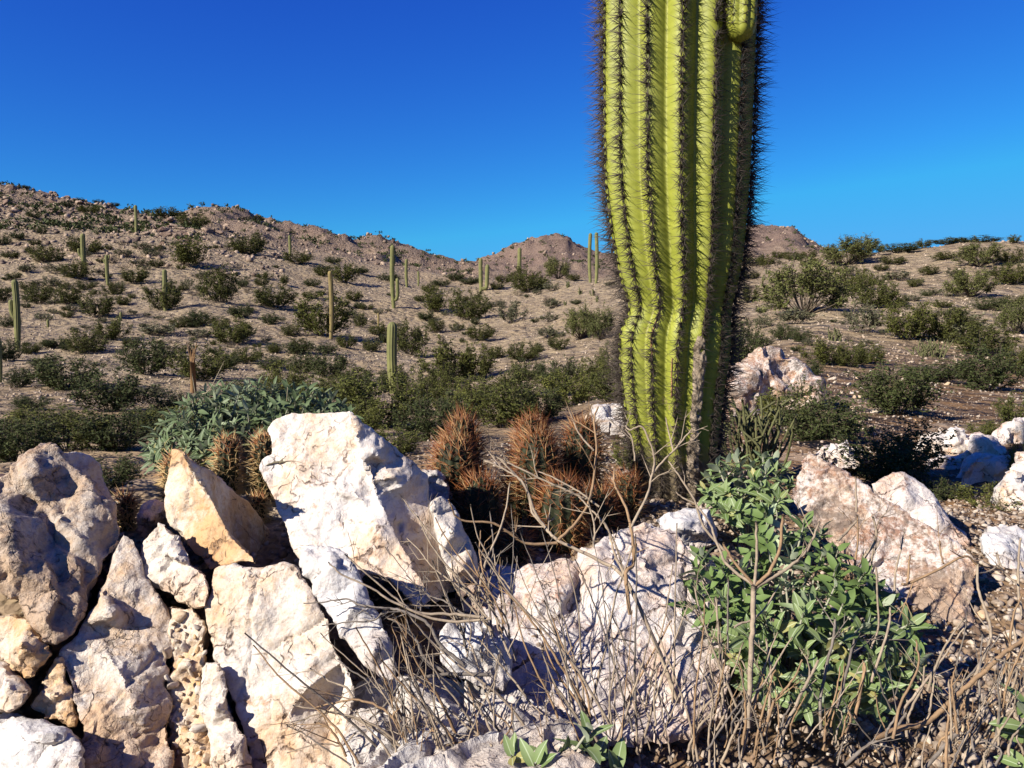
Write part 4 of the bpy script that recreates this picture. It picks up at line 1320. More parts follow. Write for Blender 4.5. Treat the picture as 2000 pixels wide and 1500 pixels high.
    for a in range(8):
        tq = a * math.pi / 4
        hz = np.arange(0.035, 0.6, 0.019)
        P = np.stack([ax + 0.037 * math.cos(tq) + 0 * hz, ay + 0.037 * math.sin(tq) + 0 * hz, z0 + hz], 1)
        o_ = np.array([math.cos(tq), math.sin(tq), 0])
        for s in range(11):
            D = o_ * 0.7 + rng.normal(0, 0.6, P.shape)
            D /= np.linalg.norm(D, axis=1)[:, None]
            mb.spikes(P, D, rng.uniform(0.012, 0.034, len(P)), 0.0007)
    o = link('arm_spines', mb.mesh('arm_spines', M['spine_grey'], False, base), arm)
    o['kind'] = 'stuff'


build_saguaro()

# ------------------------------------------------------------------ hedgehog cacti
def hedgehog_stem(root, px, py_top, py_base, wpx, Y, seed, ori, straw=0.3, lean=0.0, slen=1.0, dens=1.0, base_age=0.0):
    top, bot = U(px, py_top, Y), U(px + lean, py_base, Y)
    H = top.z - bot.z; r0 = wpx * Y / F * 0.5
    rng = np.random.default_rng(seed)
    nr = 11
    nth, nz = nr * 6, 26
    th = np.linspace(0, 2 * math.pi, nth, endpoint=False)
    f = np.linspace(0, 1, nz)
    rad = r0 * np.where(f > 0.62, np.sqrt(np.clip(1 - ((f - 0.62) / 0.38) ** 2, 0, 1)), 0.78 + 0.22 * np.sin(f / 0.62 * math.pi / 2))
    bx = bot.x + (top.x - bot.x) * f; bz = bot.z + H * f
    TT, FI = np.meshgrid(th, np.arange(nz), indexing='ij')
    RR = rad[FI] * (1 - 0.13 * (1 - np.abs(np.cos(TT * nr / 2))))
    V = np.stack([bx[FI] + RR * np.cos(TT), Y + RR * np.sin(TT), bz[FI]], -1).reshape(-1, 3)
    i, j = np.meshgrid(np.arange(nth), np.arange(nz - 1), indexing='ij'); k = (i + 1) % nth
    Q = np.stack([i * nz + j, k * nz + j, k * nz + j + 1, i * nz + j + 1], -1).reshape(-1, 4)
    st = link('stem', mesh_np('stem', V - np.array(ori), None, Q, M['hedge_body'], True), root)
    mb = MB()
    na = max(6, int(H / 0.0135))
    for a in range(nr):
        t0 = a * 2 * math.pi / nr
        fa = (np.arange(na) + 0.5 * (a % 2)) / na
        fa = fa[fa < 0.995]
        ra = np.interp(fa, f, rad)
        P = np.stack([np.interp(fa, f, bx) + ra * math.cos(t0), Y + ra * math.sin(t0), bot.z + H * fa], 1)
        upw = np.clip((fa - 0.6) / 0.4, 0, 1)[:, None]
        O = np.array([[math.cos(t0), math.sin(t0), 0.0]]) * (1 - 0.75 * upw) + np.array([[0, 0, 1.0]]) * upw
        O /= np.linalg.norm(O, axis=1)[:, None]
        for s in range(int(11 * dens)):
            lng = s < 7
            D = O + rng.normal(0, 0.50 if lng else 0.75, P.shape)
            D /= np.linalg.norm(D, axis=1)[:, None]
            L = (rng.uniform(0.022, 0.055, len(P)) if lng else rng.uniform(0.012, 0.024, len(P))) * slen
            age = base_age + np.clip((0.85 - fa) * straw * 1.5, 0, 1) + rng.uniform(0, 0.45, len(P)) + (0.45 * (rng.random(len(P)) < 0.42) if lng else 0)
            mb.spikes(P, D, L, 0.0011 if lng else 0.0006, np.clip(age, 0, 1))
    o = link('spines', mb.mesh('spines', M['hedge_spine'], False, ori, 'rnd'), st)
    o['kind'] = 'stuff'


ori = U(1040, 1090, 1.78)
root = empty('hedgehog_cactus', ori, 'big clump of rust spined hedgehog cactus left of the saguaro foot', 'cactus')
for k, (x, t, b, w, y, s) in enumerate([(905, 815, 1000, 66, 1.93, 0.2), (888, 858, 1020, 74, 1.84, 0.35), (1040, 815, 1010, 70, 1.97, 0.2), (1050, 846, 1040, 78, 1.88, 0.2), (1138, 822, 1010, 68, 1.98, 0.35),
                                        (940, 932, 1090, 72, 1.74, 0.3), (1098, 936, 1100, 84, 1.74, 0.25), (1008, 1034, 1130, 40, 1.66, 0.7), (1226, 928, 1040, 50, 1.90, 0.5), (1168, 955, 1090, 74, 1.84, 0.1),
                                        (1012, 920, 1080, 64, 1.90, 0.2)]):
    hedgehog_stem(root, x, t, b, w, y, 60 + k, ori, s, lean=random.uniform(-8, 8))
for (x, t, b, w, y, s, lb, sl, dn) in [
        (446, 852, 985, 50, 1.70, 0.9, 'brown spined hedgehog cactus between the pointed rock and the leaning slab', 0.8, 1),
        (516, 848, 985, 50, 1.72, 0.9, 'hedgehog cactus half hidden by the left edge of the leaning slab', 0.8, 1),
        (345, 886, 1010, 56, 1.62, 0.9, 'straw spined hedgehog cactus peeking out behind the tip of the pointed rock', 0.8, 1),
        (248, 968, 1035, 30, 1.60, 1.0, 'small yellow spined cactus between the dark faced boulder and the pointed rock', 1.0, 0.8),
        (505, 968, 1020, 34, 1.62, 1.0, 'little cactus in the dark gap left of the leaning slab', 0.7, 0.7)]:
    ori = U(x, b, y)
    root = empty('hedgehog_cactus', ori, lb, 'cactus')
    hedgehog_stem(root, x, t, b, w * 0.82, y, int(x), ori, s, slen=sl * 0.8, dens=dn, base_age=0.35)

# ------------------------------------------------------------------ leafy bushes
def leaf_mesh(seed, mat, wide=0.42, bend=0.25):
    rr = random.Random(seed)
    n = 6
    V, Q = [], []
    tw = rr.uniform(-0.5, 0.5)
    bend = bend * rr.uniform(0.3, 1.5)
    for i in range(n):
        f = i / (n - 1)
        w = wide * 0.5 * (math.sin(math.pi * min(1, f * 0.93 + 0.03) ** 0.85) ** 0.8) if 0 < i < n - 1 else (0.03 if i == 0 else 0.008)
        wv = rr.uniform(-0.03, 0.03)
        zc = -bend * f * f
        a = tw * f
        for sx, up in ((-1, 0.25), (0, 0), (1, 0.25)):
            x = sx * w; z = up * w * 1.1 + wv * abs(sx)
            V.append((x * math.cos(a) - z * math.sin(a), f, zc + x * math.sin(a) + z * math.cos(a)))
    for i in range(n - 1):
        for c in range(2):
            Q.append((i * 3 + c, i * 3 + c + 1, (i + 1) * 3 + c + 1, (i + 1) * 3 + c))
    return mesh_np('leaf', V, None, Q, mat, True), np.array(V), np.array(Q)


LEAF_G = [leaf_mesh(k, M['leaf_green']) for k in range(8)]
LEAF_B = [leaf_mesh(20 + k, M['leaf_blue'], 0.30, 0.35) for k in range(8)]


def frame(d, nrm):
    d = np.array(d, float); d /= np.linalg.norm(d) + 1e-9
    x = np.cross(d, nrm); x /= np.linalg.norm(x) + 1e-9
    z = np.cross(x, d)
    return np.stack([x, d, z], 1)          # columns


def leafy_bush(name, label, tips, base_fn, protos, mat_leaf, n_leaf, size, seed, cap=300, cat='bush', stem_r=0.0018, stalks=()):
    rng = np.random.default_rng(seed)
    bases = [base_fn(t) for t in tips]
    ori = np.mean(np.array([list(b) for b in bases]), 0)
    root = empty(name, ori, label, cat)
    recs = []
    for tip, base in zip(tips, bases):
        tip = np.array(tip); base = np.array(base)
        mid = base * 0.45 + tip * 0.55 + rng.normal(0, 0.012, 3)
        path = smooth_path([base, mid, tip], 5)
        mb = MB()
        mb.tube(path, np.linspace(stem_r * 1.7, stem_r * 0.8, len(path)), 5)
        link('stem', mb.mesh('stem', M['leaf_stem'], True, ori), root)
        ax = path[-1] - path[-3]; ax /= np.linalg.norm(ax) + 1e-9
        ax = ax * 0.7 + np.array([-0.15, -0.25, 0.45]) + rng.normal(0, 0.25, 3); ax /= np.linalg.norm(ax)
        b1 = np.cross(ax, [0.3, 0.9, 0.1]); b1 /= np.linalg.norm(b1); b2 = np.cross(ax, b1)
        m = int(rng.integers(n_leaf[0], n_leaf[1] + 1))
        for k in range(m):
            ang = k * 2.4 + rng.uniform(-0.3, 0.3)
            f = k / m
            th = 1.35 - 1.05 * f + rng.normal(0, 0.25)
            rad = b1 * math.cos(ang) + b2 * math.sin(ang)
            d = ax * math.cos(th) + rad * math.sin(th)
            nrm = ax * math.sin(th) - rad * math.cos(th) + rng.normal(0, 0.18, 3)
            s = rng.uniform(*size) * (1.0 - 0.45 * f)
            pos = path[-1] - ax * (0.028 * (1 - f) * size[1] / 0.05)
            recs.append((pos, frame(d, nrm), s, int(rng.integers(len(protos)))))
    rng.shuffle(recs)
    recs.sort(key=lambda r: r[0][1])       # nearest to the camera first
    rest = MB()
    for k, (pos, A, s, pi) in enumerate(recs):
        if k < cap:
            o = link('leaf', protos[pi][0], root)
            mat = Matrix(((A[0, 0] * s, A[0, 1] * s, A[0, 2] * s, pos[0] - ori[0]), (A[1, 0] * s, A[1, 1] * s, A[1, 2] * s, pos[1] - ori[1]),
                          (A[2, 0] * s, A[2, 1] * s, A[2, 2] * s, pos[2] - ori[2]), (0, 0, 0, 1)))
            o.matrix_basis = mat
        else:
            rest.add((protos[pi][1] * s) @ A.T + pos, None, protos[pi][2])
    if rest.n:
        o = link('leaves', rest.mesh('leaves', mat_leaf, True, ori), root)
        o['kind'] = 'stuff'
    for sp in stalks:
        mb = MB(); path = smooth_path(sp, 4)
        mb.tube(path, np.linspace(0.0012, 0.0006, len(path)), 4)
        link('flower_stalk', mb.mesh('flower_stalk', M['stalk'], True, ori), root)
    return root


def sample_poly(poly, n, rng, mind=0):
    xs = [p[0] for p in poly]; ys = [p[1] for p in poly]
    out = []; tries = 0
    while len(out) < n and tries < 20000:
        tries += 1
        p = (rng.uniform(min(xs), max(xs)), rng.uniform(min(ys), max(ys)))
        if inside(p, poly) and all(math.hypot(p[0] - q[0], p[1] - q[1]) > mind for q in out): out.append(p)
    return out


r2 = random.Random(33)
poly = [(1330, 1085), (1370, 1075), (1440, 1110), (1480, 1000), (1560, 1000), (1610, 1015), (1640, 1060), (1700, 1110), (1740, 1150), (1770, 1200), (1800, 1240), (1815, 1290), (1770, 1330), (1740, 1370), (1640, 1390), (1540, 1380), (1440, 1330), (1400, 1240), (1345, 1170)]
tips = []
for (x, y) in sample_poly(poly, 80, r2, 29):
    f = (y - 1000) / 400
    Y = 1.40 - 0.30 * f + r2.uniform(-0.06, 0.05)
    tips.append(U(x, y, Y))
bb = U(1540, 1440, 1.27)
leafy_bush('brittlebush', 'broad green leafed bush in front of the rusty slab at the lower right', tips,
           lambda t: (bb.x + (t.x - bb.x) * 0.35, bb.y + (t.y - bb.y) * 0.4 + 0.02, hfun(bb.x, bb.y) + 0.0), LEAF_G, M['leaf_green'], (8, 11), (0.032, 0.056), 4, 300)
poly = [(1375, 920), (1400, 895), (1450, 890), (1500, 885), (1545, 900), (1555, 930), (1540, 980), (1500, 1000), (1440, 1010), (1390, 990), (1370, 960)]
tips = [U(x, y, 1.86 - 0.2 * (y - 890) / 120 + r2.uniform(-.05, .05)) for (x, y) in sample_poly(poly, 34, r2, 18)]
bb2 = U(1460, 1040, 1.8)
leafy_bush('brittlebush', 'smaller leafy bush at the right foot of the saguaro', tips,
           lambda t: (bb2.x + (t.x - bb2.x) * 0.3, bb2.y + (t.y - bb2.y) * 0.3, bb2.z), LEAF_G, M['leaf_green'], (8, 10), (0.032, 0.050), 5, 300)
poly = [(285, 870), (300, 835), (340, 800), (380, 770), (430, 755), (490, 748), (550, 750), (610, 758), (660, 778), (690, 800), (650, 815), (540, 812), (520, 850), (500, 870), (440, 860), (390, 890), (330, 900), (290, 905)]
tips = [U(x, y, 2.05 - 0.25 * (y - 750) / 150 + r2.uniform(-.08, .06)) for (x, y) in sample_poly(poly, 125, r2, 14)]
bb3 = U(470, 960, 2.0)
stk = []
for (x0, y0, x1, y1, x2, y2) in [(395, 770, 410, 760, 438, 705), (352, 800, 345, 770, 322, 745), (345, 770, 350, 760, 352, 745), (385, 790, 380, 760, 375, 730), (560, 790, 561, 770, 562, 752), (340, 790, 330, 775, 325, 765),
                                 (355, 850, 335, 810, 322, 790)]:
    stk.append([U(x0, y0, 1.98), U(x1, y1, 1.96), U(x2, y2, 1.95)])
leafy_bush('brittlebush', 'blue green leafy bush behind the leaning slab and the pointed rock', tips,
           lambda t: (bb3.x + (t.x - bb3.x) * 0.35, bb3.y + (t.y - bb3.y) * 0.3, bb3.z), LEAF_B, M['leaf_blue'], (8, 11), (0.030, 0.054), 6, 300, stalks=stk)
poly = [(950, 1490), (1000, 1470), (1040, 1460), (1100, 1445), (1150, 1400), (1190, 1430), (1210, 1470), (1190, 1510), (1000, 1520)]
tips = [U(x, y, 0.93 + r2.uniform(-.03, .03)) for (x, y) in [(1000, 1475), (1150, 1425), (1100, 1475), (1160, 1475), (1045, 1490), (1205, 1500), (965, 1510), (1090, 1515)]]
bb4 = U(1090, 1640, 0.98)
leafy_bush('brittlebush', 'grey green seedling leaves poking up at the bottom middle edge', tips,
           lambda t: (bb4.x + (t.x - bb4.x) * 0.4, bb4.y, bb4.z), LEAF_G, M['leaf_green'], (6, 8), (0.036, 0.052), 8, 300)
tips = [U(2010, 1372, 1.0), U(1990, 1490, 0.95), U(2040, 1420, 1.0)]
bb5 = U(2060, 1560, 1.0)
leafy_bush('brittlebush', 'big green leaves at the lower right edge over the gravel', tips,
           lambda t: (bb5.x + (t.x - bb5.x) * 0.4, bb5.y, bb5.z), LEAF_G, M['leaf_green'], (6, 8), (0.045, 0.062), 9, 300)
tips = [U(x, y, 6.0) for x, y in [(1795, 845), (1808, 842), (1815, 850), (1800, 855)]]
bb6 = U(1805, 862, 6.0)
leafy_bush('brittlebush', 'small grey green herb on the brown flat above the rock ledge', tips,
           lambda t: (bb6.x + (t.x - bb6.x) * 0.4, bb6.y, bb6.z - 0.03), LEAF_B, M['leaf_blue'], (9, 11), (0.06, 0.09), 10, 300)

# ------------------------------------------------------------------ dry twigs
def branch_part(root, ori, pts, r0, r1, mat, rng, side=2.0, depth=2, sub_len=0.10):
    """one bare branch with its side twigs, pts in world space"""
    mb = MB()
    path = smooth_path(pts, 6)
    L = np.linalg.norm(np.diff(path, axis=0), axis=1).sum()
    path = path + rng.normal(0, 0.0004, path.shape)
    mb.tube(path, np.linspace(r0, r1, len(path)), 6)

    def grow(p, d, L, r, lev):
        n = max(3, int(L / 0.016))
        q = [p]; dd = d.copy()
        for k in range(n):
            dd = dd + rng.normal(0, 0.22 if rng.random() < 0.25 else 0.05, 3); dd[2] += 0.02
            dd /= np.linalg.norm(dd)
            q.append(q[-1] + dd * L / n)
        q = np.array(q)
        mb.tube(q, np.linspace(r, r * 0.45, len(q)), 4)
        if lev > 0:
            for k in range(rng.integers(1, 4)):
                i = rng.integers(1, len(q) - 1)
                t = q[i + 1] - q[i]; t /= np.linalg.norm(t)
                v = rng.normal(0, 1, 3); v -= t * (v @ t); v /= np.linalg.norm(v)
                grow(q[i], t * 0.78 + v * 0.62, L * rng.uniform(0.35, 0.65), r * 0.62, lev - 1)
    ns = rng.poisson(side)
    for k in range(ns):
        i = rng.integers(len(path) // 4, len(path) - 1)
        t = path[i + 1] - path[i]; t /= np.linalg.norm(t) + 1e-9
        v = rng.normal(0, 1, 3); v[1] *= 0.6; v -= t * (v @ t); v /= np.linalg.norm(v)
        rr = r0 + (r1 - r0) * i / len(path)
        grow(path[i], t * 0.75 + v * 0.65, sub_len * rng.uniform(0.5, 1.4), rr * 0.6, depth - 1)
    return link('branch', mb.mesh('branch', mat, True, ori), root)


def px_branch(root, ori, pl, Y0, Y1, w0, w1, mat, rng, **k):
    n = len(pl)
    pts = [U(p[0], p[1], Y0 + (Y1 - Y0) * i / (n - 1)) for i, p in enumerate(pl)]
    return branch_part(root, ori, pts, w0 * Y0 / F * 0.5, w1 * Y1 / F * 0.5, mat, rng, **k)


def c3(l):   # crop 850..1450
    return [(850 + x / 2, 750 + y / 2) for x, y in l]


def c2(l):
    return [(400 + x / 2, 750 + y / 2) for x, y in l]


def c4(l):
    return [(1300 + x / 2.143, 800 + y / 2.143) for x, y in l]


def c5(l):
    return [(1650 + x / 3.571, 1080 + y / 3.571) for x, y in l]


def cz(l):   # crop 560..960, 1050..1500
    return [(560 + x / 3.333, 1050 + y / 3.333) for x, y in l]


rng = np.random.default_rng(77)
ori = U(1330, 1480, 1.14)
root = empty('dry_shrub', ori, 'bare forked dry shrub spreading in front of the hedgehog cactus clump', 'dry shrub')
DT, DB, DG = M['dry_twig'], M['dry_twig_brown'], M['dry_twig_grey']
for pl, Y0, Y1, w0, w1, m, sd in [
        ([(1000, 1400), (950, 1250), (860, 1010), (740, 760), (640, 690), (480, 610), (430, 560), (380, 500), (350, 400), (240, 280)], 1.12, 1.34, 10, 4, DT, 3),
        ([(480, 610), (560, 530), (610, 430), (630, 250), (620, 150), (635, 90)], 1.22, 1.30, 7, 3.5, DB, 2),
        ([(475, 622), (350, 620), (230, 545), (100, 530), (50, 450)], 1.22, 1.20, 7, 3, DB, 2),
        ([(430, 560), (390, 500), (350, 395), (300, 350), (220, 310), (190, 300)], 1.24, 1.28, 6, 3, DT, 2),
        ([(590, 450), (480, 400), (330, 330), (230, 280)], 1.27, 1.32, 5, 3, DT, 1),
        ([(740, 750), (700, 660), (670, 560), (600, 480), (560, 440)], 1.18, 1.26, 6, 3, DT, 2),
        ([(760, 900), (745, 740), (775, 700), (765, 560), (740, 470), (700, 390), (700, 330)], 1.16, 1.24, 9, 4, DB, 1),
        ([(765, 560), (830, 430), (850, 350), (930, 260), (1000, 180)], 1.20, 1.24, 6, 3, DT, 2),
        ([(850, 345), (855, 280), (810, 170), (760, 180), (740, 160)], 1.22, 1.24, 5, 2.6, DT, 1),
        ([(930, 265), (915, 200), (900, 130)], 1.23, 1.25, 4, 2.4, DT, 0),
        ([(620, 640), (620, 540), (600, 480)], 1.20, 1.22, 5, 3, DT, 1),
        ([(660, 540), (700, 620), (740, 740)], 1.2, 1.2, 5, 4, DT, 0),
        ([(640, 480), (560, 420), (470, 370), (400, 340)], 1.25, 1.3, 4.5, 2.4, DT, 2),
        ([(620, 260), (560, 190), (520, 90)], 1.29, 1.32, 4, 2.4, DT, 1),
        ([(780, 300), (770, 220), (740, 170)], 1.24, 1.26, 4, 2.4, DT, 0),
        ([(1140, 660), (1050, 560), (1010, 450), (940, 340), (910, 300)], 1.3, 1.36, 6, 2.6, DT, 2),
        ([(1020, 470), (960, 440), (940, 420)], 1.33, 1.34, 4, 2.4, DT, 0)]:
    px_branch(root, ori, c3(pl), Y0, Y1, w0, w1, m, rng, side=sd + 0.6, sub_len=0.05)

ori = U(930, 1480, 1.02)
root = empty('dry_shrub', ori, 'tangled bare grey shrub below the leaning slab and over the layered slab', 'dry shrub')
for pl, Y0, Y1, w0, w1, m, sd in [
        ([(1290, 520), (1100, 500), (870, 490), (740, 420), (560, 270), (380, 110)], 1.08, 1.10, 8, 3, DT, 4),
        ([(1330, 530), (1000, 540), (700, 420), (540, 320), (360, 240), (270, 160)], 1.08, 1.10, 7, 3, DT, 4),
        ([(1160, 830), (1000, 700), (920, 560), (760, 480), (640, 460), (480, 440), (390, 400), (240, 420), (110, 430)], 1.06, 1.10, 9, 2.4, DG, 4),
        ([(1050, 890), (900, 790), (850, 680), (780, 590), (640, 510)], 1.06, 1.09, 9, 4, DG, 3),
        ([(640, 470), (560, 540), (420, 550), (230, 570)], 1.09, 1.10, 5, 2.4, DG, 2),
        ([(1333, 890), (1050, 890), (870, 910), (750, 940), (640, 1090), (540, 1180)], 1.02, 1.02, 9, 4, DG, 3),
        ([(900, 1480), (780, 1440), (640, 1290), (420, 1170), (250, 1130), (40, 1090)], 0.98, 1.00, 8, 3, DT, 5),
        ([(800, 1460), (770, 1300), (690, 1170), (600, 1100), (470, 1060), (330, 1070), (180, 1110)], 0.97, 1.0, 8, 3.4, DB, 4),
        ([(790, 1400), (600, 1240), (400, 1160), (230, 1140), (0, 1230)], 0.98, 1.0, 6, 3, DT, 4),
        ([(440, 1060), (390, 980), (270, 930), (150, 850)], 1.0, 1.02, 6, 3, DT, 2),
        ([(560, 1010), (520, 930), (400, 850), (330, 790)], 1.0, 1.02, 5, 2.5, DG, 2),
        ([(385, 1420), (330, 1310), (260, 1230), (180, 1205)], 0.98, 0.99, 6, 4, DB, 1),
        ([(450, 1270), (360, 1350), (230, 1340), (100, 1370), (0, 1400)], 0.99, 0.99, 4, 2.4, DT, 3),
        ([(420, 1480), (250, 1370), (130, 1290), (0, 1220)], 0.98, 0.99, 4, 2.2, DG, 3),
        ([(1333, 1350), (1180, 1230), (1020, 1090)], 0.98, 1.0, 6, 4, DT, 1),
        ([(1330, 1250), (1240, 1090), (1110, 940)], 0.99, 1.02, 7, 5, DT, 1),
        ([(1333, 1290), (1050, 1350), (820, 1370)], 0.99, 0.99, 7, 4, DB, 1),
        ([(1180, 1300), (980, 1280), (830, 1240), (740, 1210)], 0.99, 1.0, 5, 2.6, DG, 2),
        ([(1333, 1130), (1250, 860), (1200, 700), (1120, 590), (950, 150)], 1.05, 1.14, 6, 3, DT, 3),
        ([(1170, 790), (1200, 620), (1180, 520)], 1.06, 1.07, 4, 3, DT, 1),
        ([(1300, 520), (1160, 350), (960, 200), (860, 80), (780, 0)], 1.10, 1.20, 5, 2.6, DT, 4),
        ([(1150, 500), (1040, 420), (930, 380), (880, 330)], 1.1, 1.14, 5, 2.6, DG, 3),
        ([(870, 480), (870, 360), (790, 250), (640, 60)], 1.12, 1.22, 3.6, 1.8, DG, 4)]:
    px_branch(root, ori, cz(pl), Y0, Y1, w0 * 0.9, w1 * 0.9, m, rng, side=sd * 0.75, sub_len=0.05)

ori = U(1480, 1480, 1.08)
root = empty('dry_shrub', ori, 'dead pale stems standing up through the green leafed bush', 'dry shrub')
for pl, Y0, Y1, w0, w1, m, sd in [
        ([(345, 1330), (355, 1100), (365, 900), (370, 735)], 1.03, 1.06, 11, 11, DT, 0),
        ([(372, 740), (440, 670), (480, 570), (490, 440)], 1.06, 1.07, 8, 6, DB, 0),
        ([(370, 740), (380, 620), (378, 470)], 1.06, 1.07, 7, 5, DT, 0),
        ([(372, 750), (500, 670), (590, 590), (645, 470)], 1.06, 1.08, 8, 4, DT, 1),
        ([(368, 735), (260, 650), (215, 560), (180, 470), (130, 400)], 1.06, 1.16, 7, 4, DT, 1),
        ([(365, 730), (290, 640), (240, 560)], 1.06, 1.08, 6, 5, DB, 0),
        ([(285, 910), (390, 860), (480, 730)], 1.05, 1.08, 5, 3, DT, 1),
        ([(470, 1410), (540, 1250), (640, 1050)], 1.0, 1.04, 8, 6, DT, 1),
        ([(650, 1340), (650, 1200), (700, 960), (710, 880)], 1.03, 1.08, 7, 5, DG, 1),
        ([(790, 1290), (830, 1110), (830, 1060)], 1.05, 1.07, 8, 6, DB, 0),
        ([(720, 1250), (760, 1090), (790, 960)], 1.05, 1.09, 7, 5, DG, 1),
        ([(860, 1140), (930, 930), (940, 830)], 1.08, 1.12, 6, 4, DT, 1),
        ([(430, 1300), (440, 1100), (420, 960)], 1.04, 1.08, 7, 4, DT, 1),
        ([(240, 1230), (225, 960), (210, 780)], 1.06, 1.1, 6, 4, DT, 1),
        ([(300, 1250), (160, 900), (120, 740)], 1.05, 1.1, 6, 3.5, DT, 2),
        ([(260, 1000), (260, 860), (262, 700)], 1.08, 1.1, 4, 3, DG, 1),
        ([(880, 660), (890, 900), (860, 1000)], 1.14, 1.14, 4, 4, DT, 1),
        ([(720, 550), (800, 465)], 1.2, 1.22, 6, 4, DT, 0),
        ([(800, 430), (795, 280)], 1.3, 1.32, 5, 3, DT, 0),
        ([(830, 620), (880, 540), (870, 450)], 1.25, 1.26, 6, 4, DT, 1)]:
    px_branch(root, ori, c4(pl), Y0, Y1, w0, w1, m, rng, side=sd * 1.2, sub_len=0.05)

ori = U(1720, 1490, 1.02)
root = empty('dry_shrub', ori, 'long bare branches arching over the gravel at the lower right', 'dry shrub')
for pl, Y0, Y1, w0, w1, m, sd in [
        ([(215, 1290), (400, 1220), (560, 1190), (700, 1070), (830, 950), (1000, 800), (1120, 690), (1260, 600)], 0.98, 1.06, 12, 8, DB, 2),
        ([(830, 1400), (850, 1150), (860, 960), (900, 880), (980, 700), (1020, 560), (980, 400), (930, 250), (925, 80)], 1.02, 1.16, 8, 5, DT, 1),
        ([(925, 90), (840, 20), (680, 100), (450, 210), (400, 220)], 1.16, 1.14, 4, 6, DB, 2),
        ([(440, 210), (445, 100), (455, 20)], 1.14, 1.16, 5, 3.5, DB, 0),
        ([(690, 80), (670, 0), (665, -80)], 1.15, 1.18, 4, 3, DB, 1),
        ([(830, 1450), (930, 1310), (1100, 1150), (1250, 1060)], 0.99, 1.04, 8, 6, DT, 1),
        ([(560, 1500), (700, 1340), (800, 1230), (780, 1100), (830, 980)], 0.98, 1.04, 9, 6, DG, 1),
        ([(540, 1500), (550, 1350), (610, 1190)], 0.97, 1.0, 4, 2.5, DT, 0),
        ([(820, 1480), (860, 1380), (940, 1290), (935, 1260)], 0.97, 0.99, 7, 5, DT, 0),
        ([(980, 1500), (970, 1420), (990, 1360)], 0.96, 0.97, 5, 4, DT, 0),
        ([(1050, 1480), (1090, 1380), (940, 1290)], 0.96, 0.98, 5, 3, DG, 1),
        ([(1240, 440), (1210, 250), (1215, 0), (1225, -100)], 1.25, 1.3, 6, 3.5, DT, 1),
        ([(1195, 620), (1180, 480), (1190, 380)], 1.2, 1.22, 5, 3, DT, 0),
        ([(1200, 215), (1110, 130), (1060, 0)], 1.26, 1.28, 4, 3, DT, 1),
        ([(1075, 90), (1000, 130), (930, 140)], 1.27, 1.25, 3.5, 2.5, DT, 0),
        ([(1250, 780), (1130, 760), (1040, 740)], 1.04, 1.04, 4, 4, DT, 0),
        ([(870, 1370), (950, 1180), (990, 1100)], 1.0, 1.02, 5, 4, DT, 0),
        ([(1250, 1400), (1200, 1290), (1210, 1230)], 0.98, 0.99, 5, 3, DT, 0),
        ([(0, 1480), (150, 1350), (330, 1250), (430, 1120)], 0.98, 1.0, 8, 5, DG, 2)]:
    px_branch(root, ori, c5(pl), Y0, Y1, w0, w1, m, rng, side=sd * 1.2, sub_len=0.05)


# thicket of thin dead stems along the bottom, each clump a shrub of its own
def thicket(label, x0, x1, y0, y1, n, seed, hpx=(120, 420), lean=0.3, Yr=(0.98, 1.16)):
    rng = np.random.default_rng(seed)
    ori = U((x0 + x1) / 2, y1, sum(Yr) / 2)
    root = empty('dry_shrub', ori, label, 'dry shrub')
    for k in range(n):
        bx, by = rng.uniform(x0, x1), rng.uniform(y0, y1)
        h = rng.uniform(*hpx); dx = rng.normal(lean, 0.35) * h
        Y = rng.uniform(*Yr)
        pl = [(bx, by), (bx + dx * 0.3 + rng.normal(0, 5), by - h * 0.35), (bx + dx * 0.7 + rng.normal(0, 7), by - h * 0.7), (bx + dx, by - h)]
        w = rng.uniform(3, 7)
        px_branch(root, ori, pl, Y, Y + rng.uniform(-0.03, 0.08), w, w * 0.45, [DT, DT, DG, DB][rng.integers(4)], rng, side=0.9, sub_len=0.05)


thicket('thin dead stems crowded in front of the rubbly boulder', 1040, 1330, 1390, 1500, 26, 201, (140, 420), -0.25)
thicket('low broken dead stems at the foot of the green leafed bush', 1330, 1680, 1410, 1510, 34, 202, (50, 190), 0.1, (0.96, 1.1))
thicket('sparse dead twigs left of the seedling leaves', 760, 1040, 1420, 1510, 26, 203, (60, 260), -0.3, (0.95, 1.02))
thicket('short dead twigs at the lower right corner', 1680, 2010, 1420, 1520, 22, 204, (50, 200), 0.2, (0.94, 1.02))
thicket('tuft of dry twigs standing behind the small white block', 900, 1010, 1180, 1330, 26, 205, (80, 260), -0.2, (1.1, 1.18))

thicket('fine grey dead twigs tangled over the layered slab at the bottom', 700, 1180, 1450, 1520, 22, 206, (90, 300), -0.55, (0.96, 1.03))
thicket('dense fine dead stems at the right foot of the rubbly boulder', 1180, 1450, 1440, 1510, 20, 207, (90, 300), 0.05, (1.0, 1.14))
thicket('sprawling dry twigs over the gravel below the rusty slab', 1740, 2010, 1340, 1500, 26, 208, (60, 230), 0.25, (1.0, 1.16))
thicket('dry twigs reaching up in front of the rusty slab', 1640, 1800, 1130, 1260, 14, 209, (70, 170), 0.2, (1.30, 1.42))

